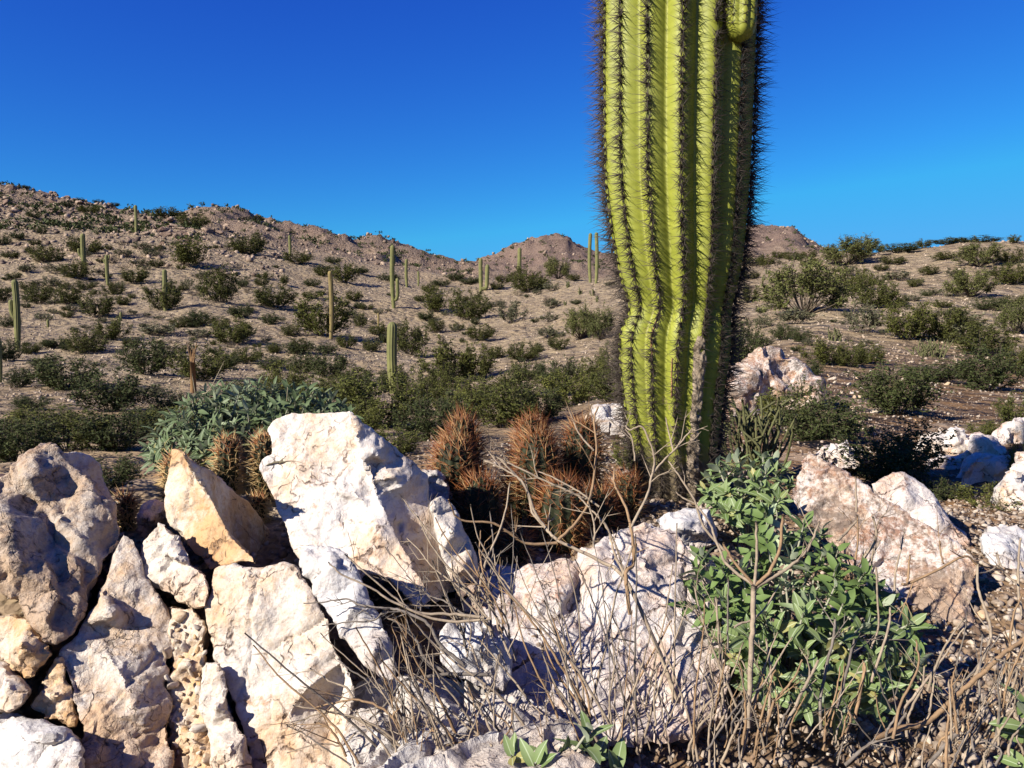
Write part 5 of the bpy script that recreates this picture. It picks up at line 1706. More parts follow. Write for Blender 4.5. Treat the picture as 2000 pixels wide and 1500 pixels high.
# ------------------------------------------------------------------ pencil cholla behind the saguaro
def cholla(name, label, px, py, Y, hpx, wpx, n, seed, thick=5.0, cat='cactus'):
    rng = np.random.default_rng(seed)
    g = U(px, py, Y)
    root = empty(name, g, label, cat)
    H, W = hpx * Y / F, wpx * Y / F
    for k in range(n):
        a = rng.uniform(0, 2 * math.pi); rr = rng.random() ** 0.6
        b = np.array([g.x + 0.25 * W * rr * math.cos(a), g.y + 0.25 * W * rr * math.sin(a), g.z - 0.02])
        t = np.array([g.x + 0.5 * W * rr * math.cos(a) + rng.normal(0, .03), g.y + 0.5 * W * rr * math.sin(a), g.z + H * rng.uniform(0.45, 1.0)])
        m = b * 0.5 + t * 0.5 + rng.normal(0, 0.03 * H / 0.3, 3)
        path = smooth_path([b, m, t], 9)
        r = thick * Y / F * 0.5
        rad = r * (0.9 + 0.18 * np.cos(np.arange(len(path)) * math.pi)) * np.linspace(1, 0.8, len(path))
        mb = MB(); mb.tube(path, rad, 7)
        for q in range(rng.integers(0, 3)):
            i = rng.integers(4, len(path) - 2)
            d = rng.normal(0, 0.5, 3) + np.array([0, 0, 0.9]); d /= np.linalg.norm(d)
            L = H * rng.uniform(0.12, 0.3)
            pp = np.array([path[i] + d * L * f for f in np.linspace(0, 1, 6)])
            mb.tube(pp, r * 0.8 * (0.9 + 0.18 * np.cos(np.arange(6) * math.pi)), 6)
        link('stem', mb.mesh('stem', M['cholla'], True, g), root)


cholla('pencil_cholla', 'pencil cholla with thin jointed stems right behind the saguaro foot', 1480, 905, 3.0, 135, 140, 44, 301, 6.0)
cholla('staghorn_cholla', 'pale stemmed cholla on the right slope behind the dark shrubs', 1815, 712, 15, 52, 85, 34, 302, 3.0)
cholla('pencil_cholla', 'small dark cholla on the brown flat right of the white outcrop', 1627, 672, 17, 34, 28, 16, 303, 2.8)
for (x, y, h) in [(1110, 562, 14), (1132, 575, 13), (1158, 578, 14), (1080, 592, 12), (1105, 597, 11), (1165, 590, 12), (1492, 548, 12), (1530, 532, 12), (1500, 536, 13)]:
    g = ground_hit(x, y)
    cholla('chain_cholla', 'tiny dark cholla on the slope behind the saguaro', x, y, g.y, h, h * 0.8, 6, int(x), 2.4)
for o in bpy.data.objects:
    if o.name.startswith('chain_cholla') and o.parent is None: o['group'] = 'small chollas on the slope behind the saguaro'

# ------------------------------------------------------------------ far saguaros
def far_saguaro(px, py_top, py_base, wpx, label, arms=(), mat='far_saguaro', depth=None):
    g = ground_hit(px, py_base)
    if depth: g = U(px, py_base, depth)
    Y = g.y
    H = (py_base - py_top) * Y / F; r = wpx * Y / F * 0.5
    root = empty('saguaro', g, label, 'cactus')

    def col(path, r, flare=0.75):
        nr = 11; nth = nr * 4
        n = len(path)
        L = np.concatenate([[0], np.cumsum(np.linalg.norm(np.diff(path, axis=0), axis=1))]); tot = L[-1]
        rad = r * np.clip(flare + (1 - flare) * L / (0.35 * tot), 0, 1)
        rad = rad * np.sqrt(np.clip(1 - np.clip(1 - (tot - L) / (r * 1.3), 0, 1) ** 2, 0.0, 1))
        mb = MB()
        t = np.gradient(path, axis=0); t /= np.linalg.norm(t, axis=1)[:, None]
        b1 = np.cross(t, [0, 1, 0.01]); b1 /= np.linalg.norm(b1, axis=1)[:, None]; b2 = np.cross(t, b1)
        th = np.arange(nth) * 2 * math.pi / nth
        rib = 1 - 0.16 * (1 - np.abs(np.cos(th * nr / 2)))
        V = path[:, None, :] + rad[:, None, None] * rib[None, :, None] * (np.cos(th)[None, :, None] * b1[:, None, :] + np.sin(th)[None, :, None] * b2[:, None, :])
        i, j = np.meshgrid(np.arange(n - 1), np.arange(nth), indexing='ij'); k = (j + 1) % nth
        Q = np.stack([i * nth + j, (i + 1) * nth + j, (i + 1) * nth + k, i * nth + k], -1).reshape(-1, 4)
        mb.add(V.reshape(-1, 3), None, Q)
        return mb
    sway = 0.02 * H
    root.rotation_euler = (R(2.0 * math.sin(px * 1.7)), R(2.2 * math.sin(px)), 0)
    hs = np.concatenate([np.linspace(-0.03, 0.93, 12), np.linspace(0.945, 1.0, 6)])
    path = np.array([[g.x + sway * math.sin(h * 3 + px), g.y, g.z + H * h] for h in hs])
    link('trunk', col(path, r).mesh('trunk', M[mat], True, g), root)
    for (dx, yb, yt, w) in arms:
        zb, zt = (py_base - yb) * Y / F, (py_base - yt) * Y / F
        X = dx * Y / F; ra = w * Y / F * 0.5
        base = np.array([g.x + sway * math.sin(zb / H * 3 + px), g.y, g.z + zb])
        pl = [base, base + np.array([X * 0.6, 0, -0.02 * H]), base + np.array([X, 0, 0.06 * H]), base + np.array([X, 0, (zt - zb) * 0.6]), base + np.array([X * 1.02, 0, zt - zb])]
        pth = smooth_path(pl, 5)
        link('arm', col(pth, ra, 0.9).mesh('arm', M[mat], True, g), root)
    return root


far_saguaro(770, 628, 768, 20, 'stout single saguaro column standing in the shrubs at the middle of the valley')
far_saguaro(647, 530, 662, 9, 'dry tan saguaro pole in front of a round olive shrub on the left slope', mat='far_saguaro_tan')
far_saguaro(770, 482, 603, 9, 'tall saguaro with short arms near the foot of the middle ridge', [(4, 520, 502, 5), (9, 585, 545, 7)])
far_saguaro(37, 548, 688, 12, 'saguaro with one low arm near the left picture edge', [(-10, 618, 586, 9)])
far_saguaro(0, 655, 748, 9, 'half cut off saguaro right at the left picture edge')
far_saguaro(167, 458, 535, 9, 'saguaro with a stub arm high on the left hillside', [(-8, 500, 486, 5)])
far_saguaro(212, 500, 558, 7, 'small saguaro with raised stub arms right of the tall one high on the left hill', [(-5, 515, 508, 4), (5, 508, 500, 3)])
far_saguaro(325, 527, 608, 9, 'saguaro rising out of a bush in the middle of the left hillside')
far_saguaro(265, 402, 457, 6, 'lone saguaro against the sky line of the left hill')
far_saguaro(566, 462, 502, 6, 'short saguaro on the hillside below the middle ridge')
far_saguaro(795, 508, 562, 6, 'slim saguaro just right of the tall armed one below the middle ridge')
far_saguaro(817, 532, 560, 4, 'tiny saguaro in the notch between the hills')
far_saguaro(938, 507, 572, 8, 'saguaro with one thick upright arm in front of the butte', [(11, 565, 518, 8)])
far_saguaro(1016, 485, 545, 8, 'single saguaro standing before the flat topped butte')
far_saguaro(1153, 457, 552, 7, 'left one of two slender saguaros side by side at the big trunk')
far_saguaro(1163, 455, 553, 7, 'right one of two slender saguaros side by side at the big trunk')
far_saguaro(740, 612, 642, 4, 'dead brown saguaro stump on the slope below the armed saguaro', mat='far_saguaro_tan')
for x, t, b in [(233, 620, 640), (94, 625, 640), (237, 610, 628)]:
    far_saguaro(x, t, b, 5, {233: 'short dark saguaro stub on the lower left slope above a shrub', 94: 'knee high young saguaro on the slope right of the armed saguaro', 237: 'thin dark young saguaro behind the short stub on the left slope'}[x])

# skeleton of a dead saguaro
g = ground_hit(378, 768)
root = empty('saguaro_skeleton', g, 'brown split skeleton of a dead saguaro behind the blue green bush', 'dead cactus')
rng = np.random.default_rng(9)
k = g.y / F
mb = MB(); mb.tube([(g.x, g.y, g.z - 0.1), (g.x, g.y, g.z + 60 * k)], [6.5 * k, 5 * k], 8)
link('trunk', mb.mesh('trunk', M['dead_wood'], True, g), root)
for i in range(9):
    dx = (i - 4) * 1.9
    mb = MB()
    h = rng.uniform(80, 102)
    mb.tube(smooth_path([(g.x + dx * 0.4 * k, g.y + rng.normal(0, 1.5) * k, g.z + 40 * k), (g.x + dx * 0.6 * k, g.y, g.z + 70 * k), (g.x + dx * 1.1 * k, g.y + rng.normal(0, 3) * k, g.z + h * k)], 4),
            np.linspace(1.5, 0.7, 9) * k, 5)
    link('wood_rib', mb.mesh('wood_rib', M['dead_wood'], True, g), root)

# ------------------------------------------------------------------ shrubs
def shrub_proto(seed, n_stem=22, n_twig=9, n_leaf=13, leaf=0.030, spread=0.9, tree=False, flat=1.0, stem_r=0.006, droop=0.0, lo=0.25):
    """unit shrub: about 1 wide, 1 high. Returns stem mesh data and foliage mesh data."""
    rng = np.random.default_rng(seed)
    st, fo = MB(), MB()
    LV, LQ, LA = [], [], []
    for s in range(n_stem):
        a = rng.uniform(0, 2 * math.pi); rr = math.sqrt(rng.random()) * spread
        hh = (1 - 0.55 * rr ** 2.2) * rng.uniform(0.62, 1.04)
        tip = np.array([0.5 * rr * math.cos(a), 0.5 * rr * math.sin(a), hh])
        base = np.array([0.05 * math.cos(a), 0.05 * math.sin(a), -0.04])
        if tree: base = base * 0.3
        mid = base * 0.5 + tip * 0.5 + np.array([0.06 * math.cos(a), 0.06 * math.sin(a), -0.02]) + rng.normal(0, 0.03, 3)
        path = smooth_path([base, mid, tip], 5)
        st.tube(path, np.linspace(stem_r, stem_r * 0.35, len(path)), 4, cap=False)
        for t in range(n_twig):
            f = rng.uniform(0.5 if tree else lo, 1.0)
            i = min(int(f * (len(path) - 1)), len(path) - 2)
            p = path[i]
            d = np.array([math.cos(a), math.sin(a), 0.9 - droop]) * 0.5 + rng.normal(0, 0.55, 3)
            d /= np.linalg.norm(d)
            L = rng.uniform(0.08, 0.24)
            q = p + d * L + np.array([0, 0, -droop * 0.1])
            if q[2] < 0.04: q[2] = 0.04
            st.tube(np.array([p, (p + q) / 2 + rng.normal(0, 0.008, 3), q]), [stem_r * 0.35, stem_r * 0.28, stem_r * 0.15], 3, cap=False)
            clump = rng.random()
            ff = rng.random(n_leaf)
            P = p[None, :] + (q - p)[None, :] * ff[:, None] + rng.normal(0, 0.018, (n_leaf, 3))
            D = rng.normal(0, 1, (n_leaf, 3)) + d * 0.8; D /= np.linalg.norm(D, axis=1)[:, None]
            E = np.cross(D, rng.normal(0, 1, (n_leaf, 3))); E /= np.linalg.norm(E, axis=1)[:, None]
            sz = leaf * rng.uniform(0.6, 1.3, n_leaf)[:, None]
            V = np.stack([P - D * sz, P + E * sz * 0.42, P + D * sz, P - E * sz * 0.42], 1)
            LV.append(V.reshape(-1, 3)); LA.append(np.repeat(np.clip(0.6 * clump + 0.5 * rng.random(n_leaf), 0, 1), 4))
    V = np.vstack(LV); nq = len(V) // 4
    V[:, 2] = np.maximum(V[:, 2], 0.0)
    fo.add(V, None, np.arange(nq * 4).reshape(-1, 4), np.concatenate(LA))
    return st, fo


PROTO = {}


def make_proto(kind, mat, n, **k):
    PROTO[kind] = []
    for i in range(n):
        st, fo = shrub_proto(1000 + 37 * len(PROTO) + i, **k)
        PROTO[kind].append((st.mesh('stems', M['shrub_stem']), fo.mesh('foliage', M[mat], False, None, 'rnd')))


make_proto('creosote', 'fol_creosote', 5, n_stem=30, n_twig=12, n_leaf=15, leaf=0.024)
make_proto('palo', 'fol_palo', 3, n_stem=34, n_twig=14, n_leaf=15, leaf=0.021, tree=True, spread=1.0, stem_r=0.010)
make_proto('bursage', 'fol_grey', 4, n_stem=26, n_twig=6, n_leaf=9, leaf=0.040, lo=0.4)
M['fol_dead'] = m_foliage('dead_shrub_foliage', (0.13, 0.095, 0.06), (0.22, 0.17, 0.11), (0.10, 0.075, 0.05))
make_proto('dead', 'fol_dead', 2, n_stem=34, n_twig=7, n_leaf=3, leaf=0.020, lo=0.3)
make_proto('dark', 'fol_dark', 4, n_stem=32, n_twig=12, n_leaf=15, leaf=0.024)
M['fol_near'] = m_foliage('near_creosote_foliage', (0.028, 0.034, 0.008), (0.20, 0.200, 0.042), (0.062, 0.070, 0.018))
make_proto('near', 'fol_near', 4, n_stem=30, n_twig=13, n_leaf=17, leaf=0.021, stem_r=0.006)
make_proto('neardark', 'fol_dark', 3, n_stem=32, n_twig=13, n_leaf=17, leaf=0.021, stem_r=0.006)
SHR = random.Random(12)
LANDMARKS = [(770, 700, 'the stout saguaro column'), (647, 600, 'the dry tan saguaro pole'), (770, 540, 'the tall armed saguaro below the middle ridge'), (37, 620, 'the one armed saguaro by the left edge'),
             (167, 500, 'the saguaro high on the left hill'), (212, 530, 'the small saguaro with raised stub arms'), (325, 570, 'the saguaro rising from a bush'), (265, 430, 'the lone sky line saguaro'),
             (566, 482, 'the short saguaro below the middle ridge'), (938, 540, 'the two stemmed saguaro before the butte'), (1016, 515, 'the single saguaro before the butte'), (1158, 505, 'the two slender side by side saguaros'),
             (378, 720, 'the brown saguaro skeleton'), (1515, 740, 'the white outcrop'), (1815, 690, 'the pale stemmed cholla'), (740, 627, 'the dead brown saguaro stump'), (1440, 600, 'the big saguaro trunk'),
             (1570, 570, 'the biggest palo verde of the right slope'), (1670, 500, 'the palo verdes on the right sky line'), (345, 458, 'the rocky knob of the left hill')]

KIND_TXT = {'creosote': ('creosote_shrub', 'olive green creosote shrub'), 'palo': ('palo_verde', 'feathery yellow green palo verde'), 'bursage': ('bursage', 'low grey green bursage shrub'),
            'dark': ('creosote_shrub', 'dark green desert shrub'), 'dead': ('dead_shrub', 'brown dead shrub'), 'near': ('creosote_shrub', 'fine leafed olive shrub'), 'neardark': ('creosote_shrub', 'dark fine leafed shrub')}
COUNT = {}


def zone(px, py):
    if py > 800: return 'in the hollow behind the foreground rocks'
    if px < 600:
        if py < 470: return 'along the stony top of the left hill'
        if py < 600: return 'on the upper left hillside'
        return 'on the lower left hillside'
    if px < 1200:
        if py < 590: return 'on the rise below the middle ridge'
        if py < 700: return 'on the middle slope'
        return 'in the valley floor behind the hedgehog cactus'
    if py < 530: return 'along the crest of the right hill'
    if py < 640: return 'on the upper right slope'
    return 'on the lower right slope'


def shrub(px, py, wpx, hpx, kind='creosote', label=None, Y=None):
    g = U(px, py, Y) if Y else ground_hit(px, py)
    if Y: g.z = min(g.z, float(hfun(g.x, g.y)))
    s = g.y / F
    nm, txt = KIND_TXT[kind]
    st, fo = PROTO[kind][SHR.randrange(len(PROTO[kind]))]
    grp = None
    if not label:
        z = zone(px, py)
        big = 'tiny ' if wpx < 24 else 'small ' if wpx < 38 else ''
        label = landmark_label(px, py, wpx, hpx, txt.replace(' desert', '').replace(' creosote', '').replace(' bursage', '')) or big + txt + ' ' + z
        grp = nm.replace('_', ' ') + 's ' + z
    r = empty(nm, g, label, 'shrub', grp, SHR.uniform(0, 6.28), (wpx * s * 1.28, wpx * s * 1.28, hpx * s * 1.2))
    link('stems', st, r); link('foliage', fo, r)
    return r


S = [  # left hillside
    (92, 513, 55, 33), (165, 497, 57, 30), (152, 545, 55, 33), (360, 520, 78, 50), (277, 488, 37, 13, 'bursage'), (485, 497, 62, 42), (262, 553, 52, 30), (430, 590, 70, 66), (540, 603, 75, 42), (77, 594, 52, 33),
    (135, 596, 50, 37), (188, 621, 60, 50), (223, 576, 36, 26), (318, 607, 60, 55), (472, 621, 42, 26, 'dark'), (390, 637, 62, 26, 'dark'), (450, 673, 76, 50), (313, 656, 66, 24, 'bursage'), (388, 660, 46, 19, 'bursage'),
    (220, 664, 60, 42), (170, 691, 66, 46), (287, 731, 92, 66, 'dark'), (390, 742, 104, 68), (480, 709, 62, 30), (530, 723, 46, 26, 'dark'), (130, 762, 118, 66, 'dark'), (83, 716, 42, 20, 'dark'), (215, 802, 124, 78, 'dark'),
    (40, 757, 52, 36, 'dark'), (15, 706, 48, 42, 'dark'), (325, 427, 46, 20), (377, 446, 52, 30), (68, 427, 24, 15, 'dark'), (82, 457, 22, 14, 'dark'), (133, 408, 24, 12, 'dark'), (215, 440, 20, 11, 'dark'), (85, 628, 32, 18, 'bursage'),
    (130, 621, 24, 15), (28, 546, 28, 13), (57, 530, 30, 13, 'bursage'), (105, 536, 36, 17, 'bursage'), (167, 566, 32, 16), (517, 546, 28, 14), (512, 559, 26, 17), (553, 556, 22, 17), (527, 634, 37, 20, 'dark'),
    (567, 656, 37, 21), (585, 692, 56, 27, 'dark'), (500, 432, 30, 9, 'dark'), (173, 419, 36, 15), (193, 398, 20, 8, 'dark'), (222, 404, 20, 8, 'dark'), (45, 372, 22, 9, 'dark'), (155, 395, 20, 8, 'dark'), (5, 480, 30, 22, 'dark'),
    (35, 470, 26, 16, 'dark'), (20, 505, 34, 14), (240, 500, 34, 14, 'bursage'), (275, 520, 40, 12, 'bursage'), (307, 522, 26, 15), (395, 545, 30, 14, 'bursage'), (367, 563, 22, 20, 'bursage'), (330, 575, 20, 30, 'dark'),
    (55, 568, 30, 16), (100, 560, 36, 18, 'bursage'), (240, 597, 26, 18), (470, 650, 22, 12), (430, 640, 34, 20), (350, 640, 40, 18), (255, 680, 40, 20), (110, 680, 44, 20, 'dark'), (60, 690, 36, 20), (325, 690, 40, 18, 'bursage'),
    (300, 775, 66, 22, 'bursage'), (60, 800, 70, 26, 'dark'), (440, 720, 44, 30, 'dark'), (540, 690, 40, 20), (590, 730, 60, 36, 'dark'), (20, 640, 34, 24, 'dark'), (0, 590, 36, 30),
    # the middle
    (580, 516, 52, 24), (635, 540, 44, 22), (672, 553, 48, 36), (634, 656, 98, 80), (855, 611, 57, 46), (916, 626, 70, 60), (833, 626, 37, 16, 'dark'), (1033, 571, 66, 46), (1090, 545, 43, 40, 'palo'), (1078, 569, 30, 17, 'bursage'),
    (972, 566, 28, 15), (1000, 632, 50, 36, 'bursage'), (1078, 603, 34, 18, 'bursage'), (1075, 630, 30, 18, 'bursage'), (1072, 661, 42, 22, 'bursage'), (1092, 683, 37, 27), (1135, 663, 56, 62, 'palo'), (1175, 664, 50, 58, 'palo'),
    (1020, 706, 66, 36), (850, 651, 37, 26), (893, 646, 27, 16), (875, 746, 100, 82), (930, 742, 70, 66), (800, 692, 62, 62), (940, 666, 52, 30), (725, 686, 36, 23), (678, 681, 37, 26), (585, 691, 36, 28), (640, 737, 62, 56, 'dark'), (690, 752, 62, 36),
    (1030, 742, 60, 40, 'dark'), (970, 700, 36, 24), (705, 640, 26, 26), (740, 655, 40, 24), (755, 670, 34, 20, 'dark'), (610, 585, 34, 14), (690, 590, 36, 18), (860, 560, 36, 14, 'dark'), (890, 548, 40, 14, 'dark'), (920, 556, 36, 14, 'dark'),
    (840, 572, 30, 18), (985, 555, 36, 16), (1045, 560, 26, 24), (1010, 548, 30, 18), (1195, 560, 24, 12, 'bursage'), (1130, 620, 26, 14, 'bursage'), (1050, 690, 26, 14), (690, 622, 30, 14, 'bursage'), (715, 605, 26, 12),
    (640, 690, 36, 20, 'dark'), (820, 590, 24, 12), (905, 590, 24, 12), (965, 600, 30, 12, 'bursage'), (1120, 548, 26, 12), (610, 560, 30, 14, 'dark'), (650, 515, 34, 12, 'dark'), (700, 535, 36, 14, 'dark'), (760, 550, 40, 16, 'dark'),
    # the right slope
    (1655, 521, 78, 50, 'palo'), (1692, 501, 56, 34, 'palo'), (1760, 493, 62, 18, 'dark'), (1805, 484, 30, 15), (1853, 478, 52, 14, 'dark'), (1915, 474, 62, 12, 'dark'), (1982, 476, 24, 15), (1843, 508, 42, 15), (1975, 514, 44, 26),
    (1912, 521, 70, 46, 'palo'), (1895, 581, 74, 52, 'palo'), (1978, 556, 68, 46), (1935, 606, 58, 24, 'dark'), (1815, 538, 34, 17), (1743, 516, 42, 16), (1577, 524, 40, 20), (1545, 509, 32, 17), (1580, 503, 28, 14), (1497, 521, 32, 22),
    (1520, 506, 27, 14), (1465, 546, 34, 15), (1570, 617, 134, 104, 'palo'), (1668, 571, 62, 48), (1705, 602, 72, 62), (1745, 601, 46, 26), (1785, 561, 27, 16), (1750, 549, 52, 20, 'bursage'), (1815, 578, 42, 15, 'bursage'), (1460, 591, 40, 35),
    (1490, 641, 37, 26, 'bursage'), (1555, 633, 68, 30, 'bursage'), (1690, 651, 62, 56, 'bursage'), (1770, 664, 90, 72), (1850, 666, 90, 66), (1885, 668, 84, 46, 'bursage'), (1920, 692, 104, 56), (1985, 652, 62, 62, 'palo'), (1450, 718, 64, 90, 'dark'),
    (1565, 668, 37, 26, 'dark'), (1610, 712, 80, 50), (1660, 716, 60, 44), (1700, 712, 54, 40), (1830, 745, 110, 40, 'dark'), (1930, 762, 120, 80, 'dark'), (1985, 730, 50, 60), (1520, 560, 30, 14, 'bursage'), (1630, 600, 28, 14),
    (1660, 540, 34, 16, 'bursage'), (1860, 540, 30, 14, 'bursage'), (1780, 590, 30, 14, 'bursage'), (1980, 600, 46, 22), (1870, 620, 40, 18, 'dark'), (1900, 640, 44, 20), (1840, 600, 34, 14), (1600, 560, 30, 12, 'bursage'), (1470, 520, 30, 18),
    (1720, 530, 28, 12), (1560, 510, 24, 12, 'dark'), (1630, 500, 30, 22), (1945, 540, 36, 14, 'bursage'), (1480, 680, 40, 26, 'dark'), (1530, 665, 40, 30, 'dark'), (1580, 735, 50, 30, 'dark'),
]
for t in S:
    shrub(t[0], t[1], t[2], t[3], t[4] if len(t) > 4 else 'creosote')
# nearer shrubs, each one describable
NS = [
    (735, 835, 150, 95, 'near', 'fine leafed olive shrub at the foot of the stout saguaro column'),
    (640, 830, 120, 80, 'near', 'olive shrub filling the space right of the blue green bush'),
    (840, 860, 110, 80, 'neardark', 'dark shrub behind the leaning slab, right of its top'),
    (900, 815, 100, 62, 'near', 'olive shrub between the stout saguaro and the tallest hedgehog stem'),
    (985, 835, 130, 80, 'near', 'broad olive shrub right above the hedgehog cactus clump'),
    (1050, 825, 90, 62, 'neardark', 'dark olive shrub left of the broken white ledge'),
    (1115, 792, 90, 66, 'near', 'twiggy grey olive shrub above the broken white ledge'),
    (1190, 785, 66, 60, 'near', 'small olive shrub close to the left side of the saguaro trunk'),
    (770, 890, 90, 50, 'near', 'low green shrub right beside the top of the leaning slab'),
    (30, 900, 130, 80, 'neardark', 'dark shrub above the big boulder at the left edge'),
    (130, 880, 130, 74, 'near', 'low olive shrub above the bluish shaded rock'),
    (230, 880, 120, 72, 'neardark', 'dark shrub left of the blue green bush'),
    (200, 960, 120, 60, 'neardark', 'shaded shrub behind the small yellow spined cactus'),
    (320, 860, 90, 60, 'near', 'olive shrub just behind the left end of the blue green bush'),
    (80, 840, 110, 40, 'near', 'flat olive shrub at the bottom of the left hillside'),
    (430, 830, 110, 60, 'near', 'olive shrub hidden behind the blue green bush'),
    (540, 820, 110, 60, 'neardark', 'dark shrub behind the blue green bush near the leaning slab'),
    (1750, 808, 130, 90, 'neardark', 'dark twiggy creosote alone on the brown flat at the right'),
    (1600, 870, 140, 105, 'neardark', 'dark leafed creosote in front of the white outcrop'),
    (1735, 950, 170, 110, 'neardark', 'almost black creosote bush behind the rusty slab'),
    (1530, 830, 100, 60, 'near', 'olive shrub below the white outcrop behind the pencil cholla'),
    (1985, 835, 60, 60, 'near', 'yellowish shrub at the right edge above the white rocks'),
    (1925, 850, 60, 24, 'near', 'greyish low shrub behind the rounded white rock'),
    (1810, 990, 90, 60, 'neardark', 'green creosote sprig left of the saguaro shadow'),
    (1930, 1010, 100, 60, 'near', 'small green creosote in the saguaro shadow at the right'),
    (1990, 915, 36, 80, 'near', 'creosote twig hanging in at the right edge by the white rocks'),
    (1230, 905, 60, 66, 'near', 'small green shrub at the left foot of the saguaro'),
    (1670, 900, 80, 40, 'near', 'low olive shrub behind the top corner of the rusty slab'),
]
DEPTH = {1600: 4.2, 1735: 2.9, 1810: 2.6, 1930: 2.5, 1985: None, 1230: 2.9, 1670: 3.1, 1530: 5.0}
for k, (x, y, w, h) in enumerate([(695, 798, 74, 70), (815, 805, 84, 84), (935, 790, 92, 58), (1090, 772, 80, 72), (1150, 752, 64, 54), (560, 775, 84, 66), (480, 785, 80, 44), (650, 780, 60, 50), (1012, 780, 72, 66),
                                  (765, 765, 60, 44), (865, 770, 64, 56), (1195, 735, 50, 64), (330, 800, 70, 36), (60, 860, 96, 50), (170, 850, 80, 38), (270, 842, 84, 46), (705, 850, 90, 66)]):
    shrub(x, y, w, h, 'near' if k % 3 else 'neardark', landmark_label(x, y, w, h, 'fine leafed shrub in the valley strip') or 'fine leafed shrub in the crowded green strip along the valley bottom')
for o in COL.objects:
    if o.get('label', '').startswith('fine leafed shrub in the crowded'): o['group'] = 'shrubs crowding the valley bottom'
for (x, y, w, h, kd, lb) in NS:
    w *= 1.12; h *= 1.12
    d = DEPTH.get(x)
    if (x, y) == (1990, 915): d = 2.9
    shrub(x, y, w, h, kd, lb, d)

# extra small plants dotted over the slopes
for k in range(120):
    x = SHR.uniform(0, 560); y = SHR.uniform(470, 700)
    w = SHR.uniform(12, 24)
    shrub(x, y, w, w * SHR.uniform(0.4, 0.7), SHR.choice(['bursage', 'dead', 'bursage', 'dark', 'creosote']))
for k in range(55):
    x = SHR.uniform(620, 1150); y = SHR.uniform(570, 690)
    w = SHR.uniform(10, 22)
    shrub(x, y, w, w * SHR.uniform(0.4, 0.7), SHR.choice(['bursage', 'dead', 'bursage', 'dark']))
for k in range(60):
    x = SHR.uniform(1450, 2000); y = SHR.uniform(500, 690)
    w = SHR.uniform(12, 24)
    shrub(x, y, w, w * SHR.uniform(0.4, 0.7), SHR.choice(['bursage', 'dead', 'bursage', 'dark']))
# scrub on the far ridges: a mass of dots
mb = MB()
base_V, base_F = STONES_LO[0]
pts = np.vstack([sector_pts(220, 0, 400, 100, 148, False), sector_pts(520, 380, 930, 170, 300, False), sector_pts(300, 930, 1640, 280, 455, False)])
rg = np.random.default_rng(55)
for p in pts:
    s = rg.uniform(0.35, 1.3) * (p[1] / 220) ** 0.3
    n = 26
    P = rg.normal(0, 0.42, (n, 3)) * s * np.array([1, 1, 0.55]) + p + np.array([0, 0, s * 0.45])
    D = rg.normal(0, 1, (n, 3)); D /= np.linalg.norm(D, axis=1)[:, None]
    E = np.cross(D, rg.normal(0, 1, (n, 3))); E /= np.linalg.norm(E, axis=1)[:, None]
    sz = s * 0.30
    V = np.stack([P - D * sz, P + E * sz * 0.5, P + D * sz, P - E * sz * 0.5], 1).reshape(-1, 3)
    mb.add(V, None, np.arange(n * 4).reshape(-1, 4), rg.random())
o = link('ridge_scrub', mb.mesh('ridge_scrub', M['fol_dark'], False, None, 'rnd'))
set_props(o, 'scattered dark scrub on the far stony ridges', kind='stuff')

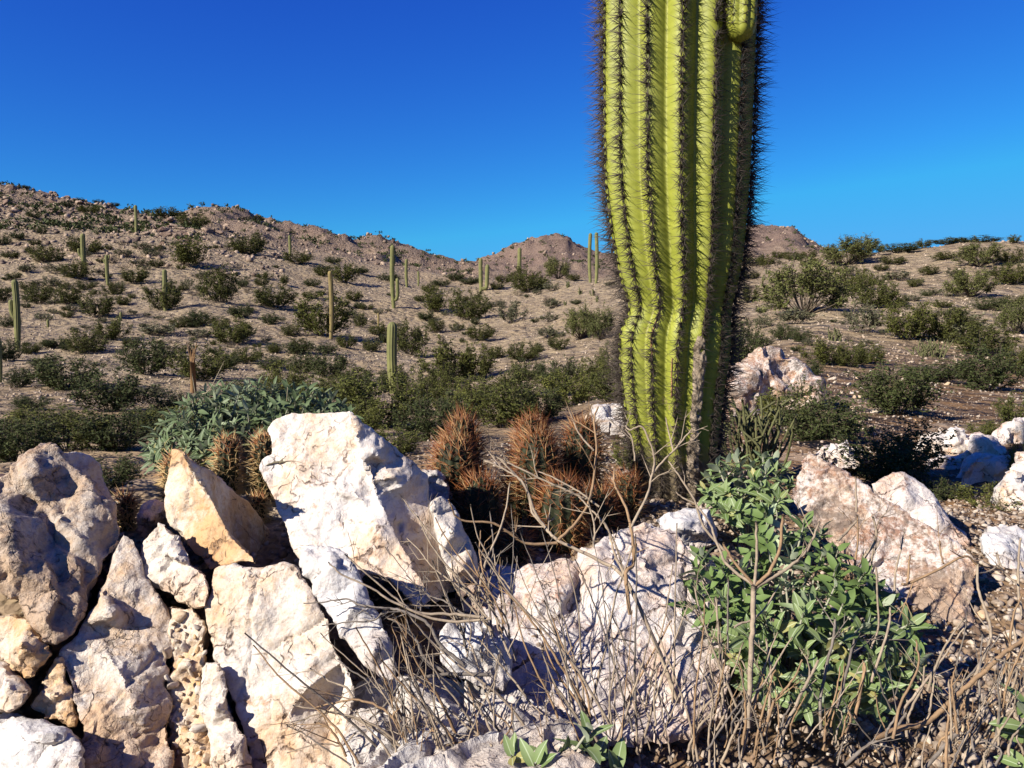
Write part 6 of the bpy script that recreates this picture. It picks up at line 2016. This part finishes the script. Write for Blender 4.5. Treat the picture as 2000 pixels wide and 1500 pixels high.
# ------------------------------------------------------------------ the lizard
def lizard():
    bv = ROCK_BVH['slab']
    cam_p = Vector((0, 0, CZ))

    def on(px, py, lift):
        d = (U(px, py, 1.4) - cam_p).normalized()
        h = bv.ray_cast(cam_p, d)
        if h[0] is None: return U(px, py, 1.4), Vector((0, -1, 0))
        return h[0] + h[1] * lift, h[1]
    S_ = lambda x, y: (490 + x / 14.286, 870 + y / 14.286)
    spine = [(420, 575, 1.0), (470, 545, 2.6), (530, 520, 3.6), (590, 500, 2.9), (660, 480, 4.0), (760, 465, 4.8), (860, 462, 4.3), (940, 460, 3.0), (1040, 445, 1.9), (1150, 435, 1.4), (1270, 440, 1.05), (1380, 470, 0.8), (1475, 512, 0.45)]
    legs = [(620, 490, [(640, 560), (610, 620), (575, 680)]), (640, 470, [(655, 415), (640, 385), (655, 370)]), (850, 450, [(870, 380), (930, 355), (970, 310)]), (850, 475, [(790, 535), (850, 540), (885, 590)])]
    k = 1.42 / F / 2
    bm = bmesh.new()
    lay = bm.verts.layers.skin.verify()
    vs_ = []
    for (x, y, r) in spine:
        p, _ = on(*S_(x, y), r * k * 1.0)
        v = bm.verts.new(p); v[lay].radius = (r * k * 1.25, r * k * 1.1); vs_.append(v)
    for a, b in zip(vs_, vs_[1:]): bm.edges.new((a, b))
    vs_[5][lay].use_root = True
    for (x, y, pl) in legs:
        ai = min(range(len(spine)), key=lambda i: abs(spine[i][0] - x))
        prev = vs_[ai]
        for i, (a, b) in enumerate(pl):
            p, _ = on(*S_(a, b), 1.0 * k)
            v = bm.verts.new(p); v[lay].radius = ((1.25 - 0.3 * i) * k,) * 2
            bm.edges.new((prev, v)); prev = v
        p0 = prev
        for q in (-1, 0, 1):       # toes
            dx, dy = pl[-1][0] - pl[-2][0], pl[-1][1] - pl[-2][1]
            L = math.hypot(dx, dy); dx, dy = dx / L * 26, dy / L * 26
            p, _ = on(*S_(pl[-1][0] + dx - dy * q * 0.6, pl[-1][1] + dy + dx * q * 0.6), 0.4 * k)
            v = bm.verts.new(p); v[lay].radius = (0.35 * k,) * 2
            bm.edges.new((p0, v))
    me = bpy.data.meshes.new('lizard'); bm.to_mesh(me); bm.free()
    o = bpy.data.objects.new('lizard', me); COL.objects.link(o)
    o.modifiers.new('s', 'SKIN')
    sb = o.modifiers.new('u', 'SUBSURF'); sb.levels = 1; sb.render_levels = 1
    dg = bpy.context.evaluated_depsgraph_get()
    nm = bpy.data.meshes.new_from_object(o.evaluated_get(dg))
    bpy.data.objects.remove(o)
    c, _ = on(*S_(760, 465), 0)
    nm.transform(Matrix.Translation(-c))
    nm.materials.clear(); nm.materials.append(M['lizard'])
    for p in nm.polygons: p.use_smooth = True
    o = link('lizard', nm, None, c)
    set_props(o, 'small brown striped lizard basking on the upper left of the leaning white slab', 'lizard')


lizard()
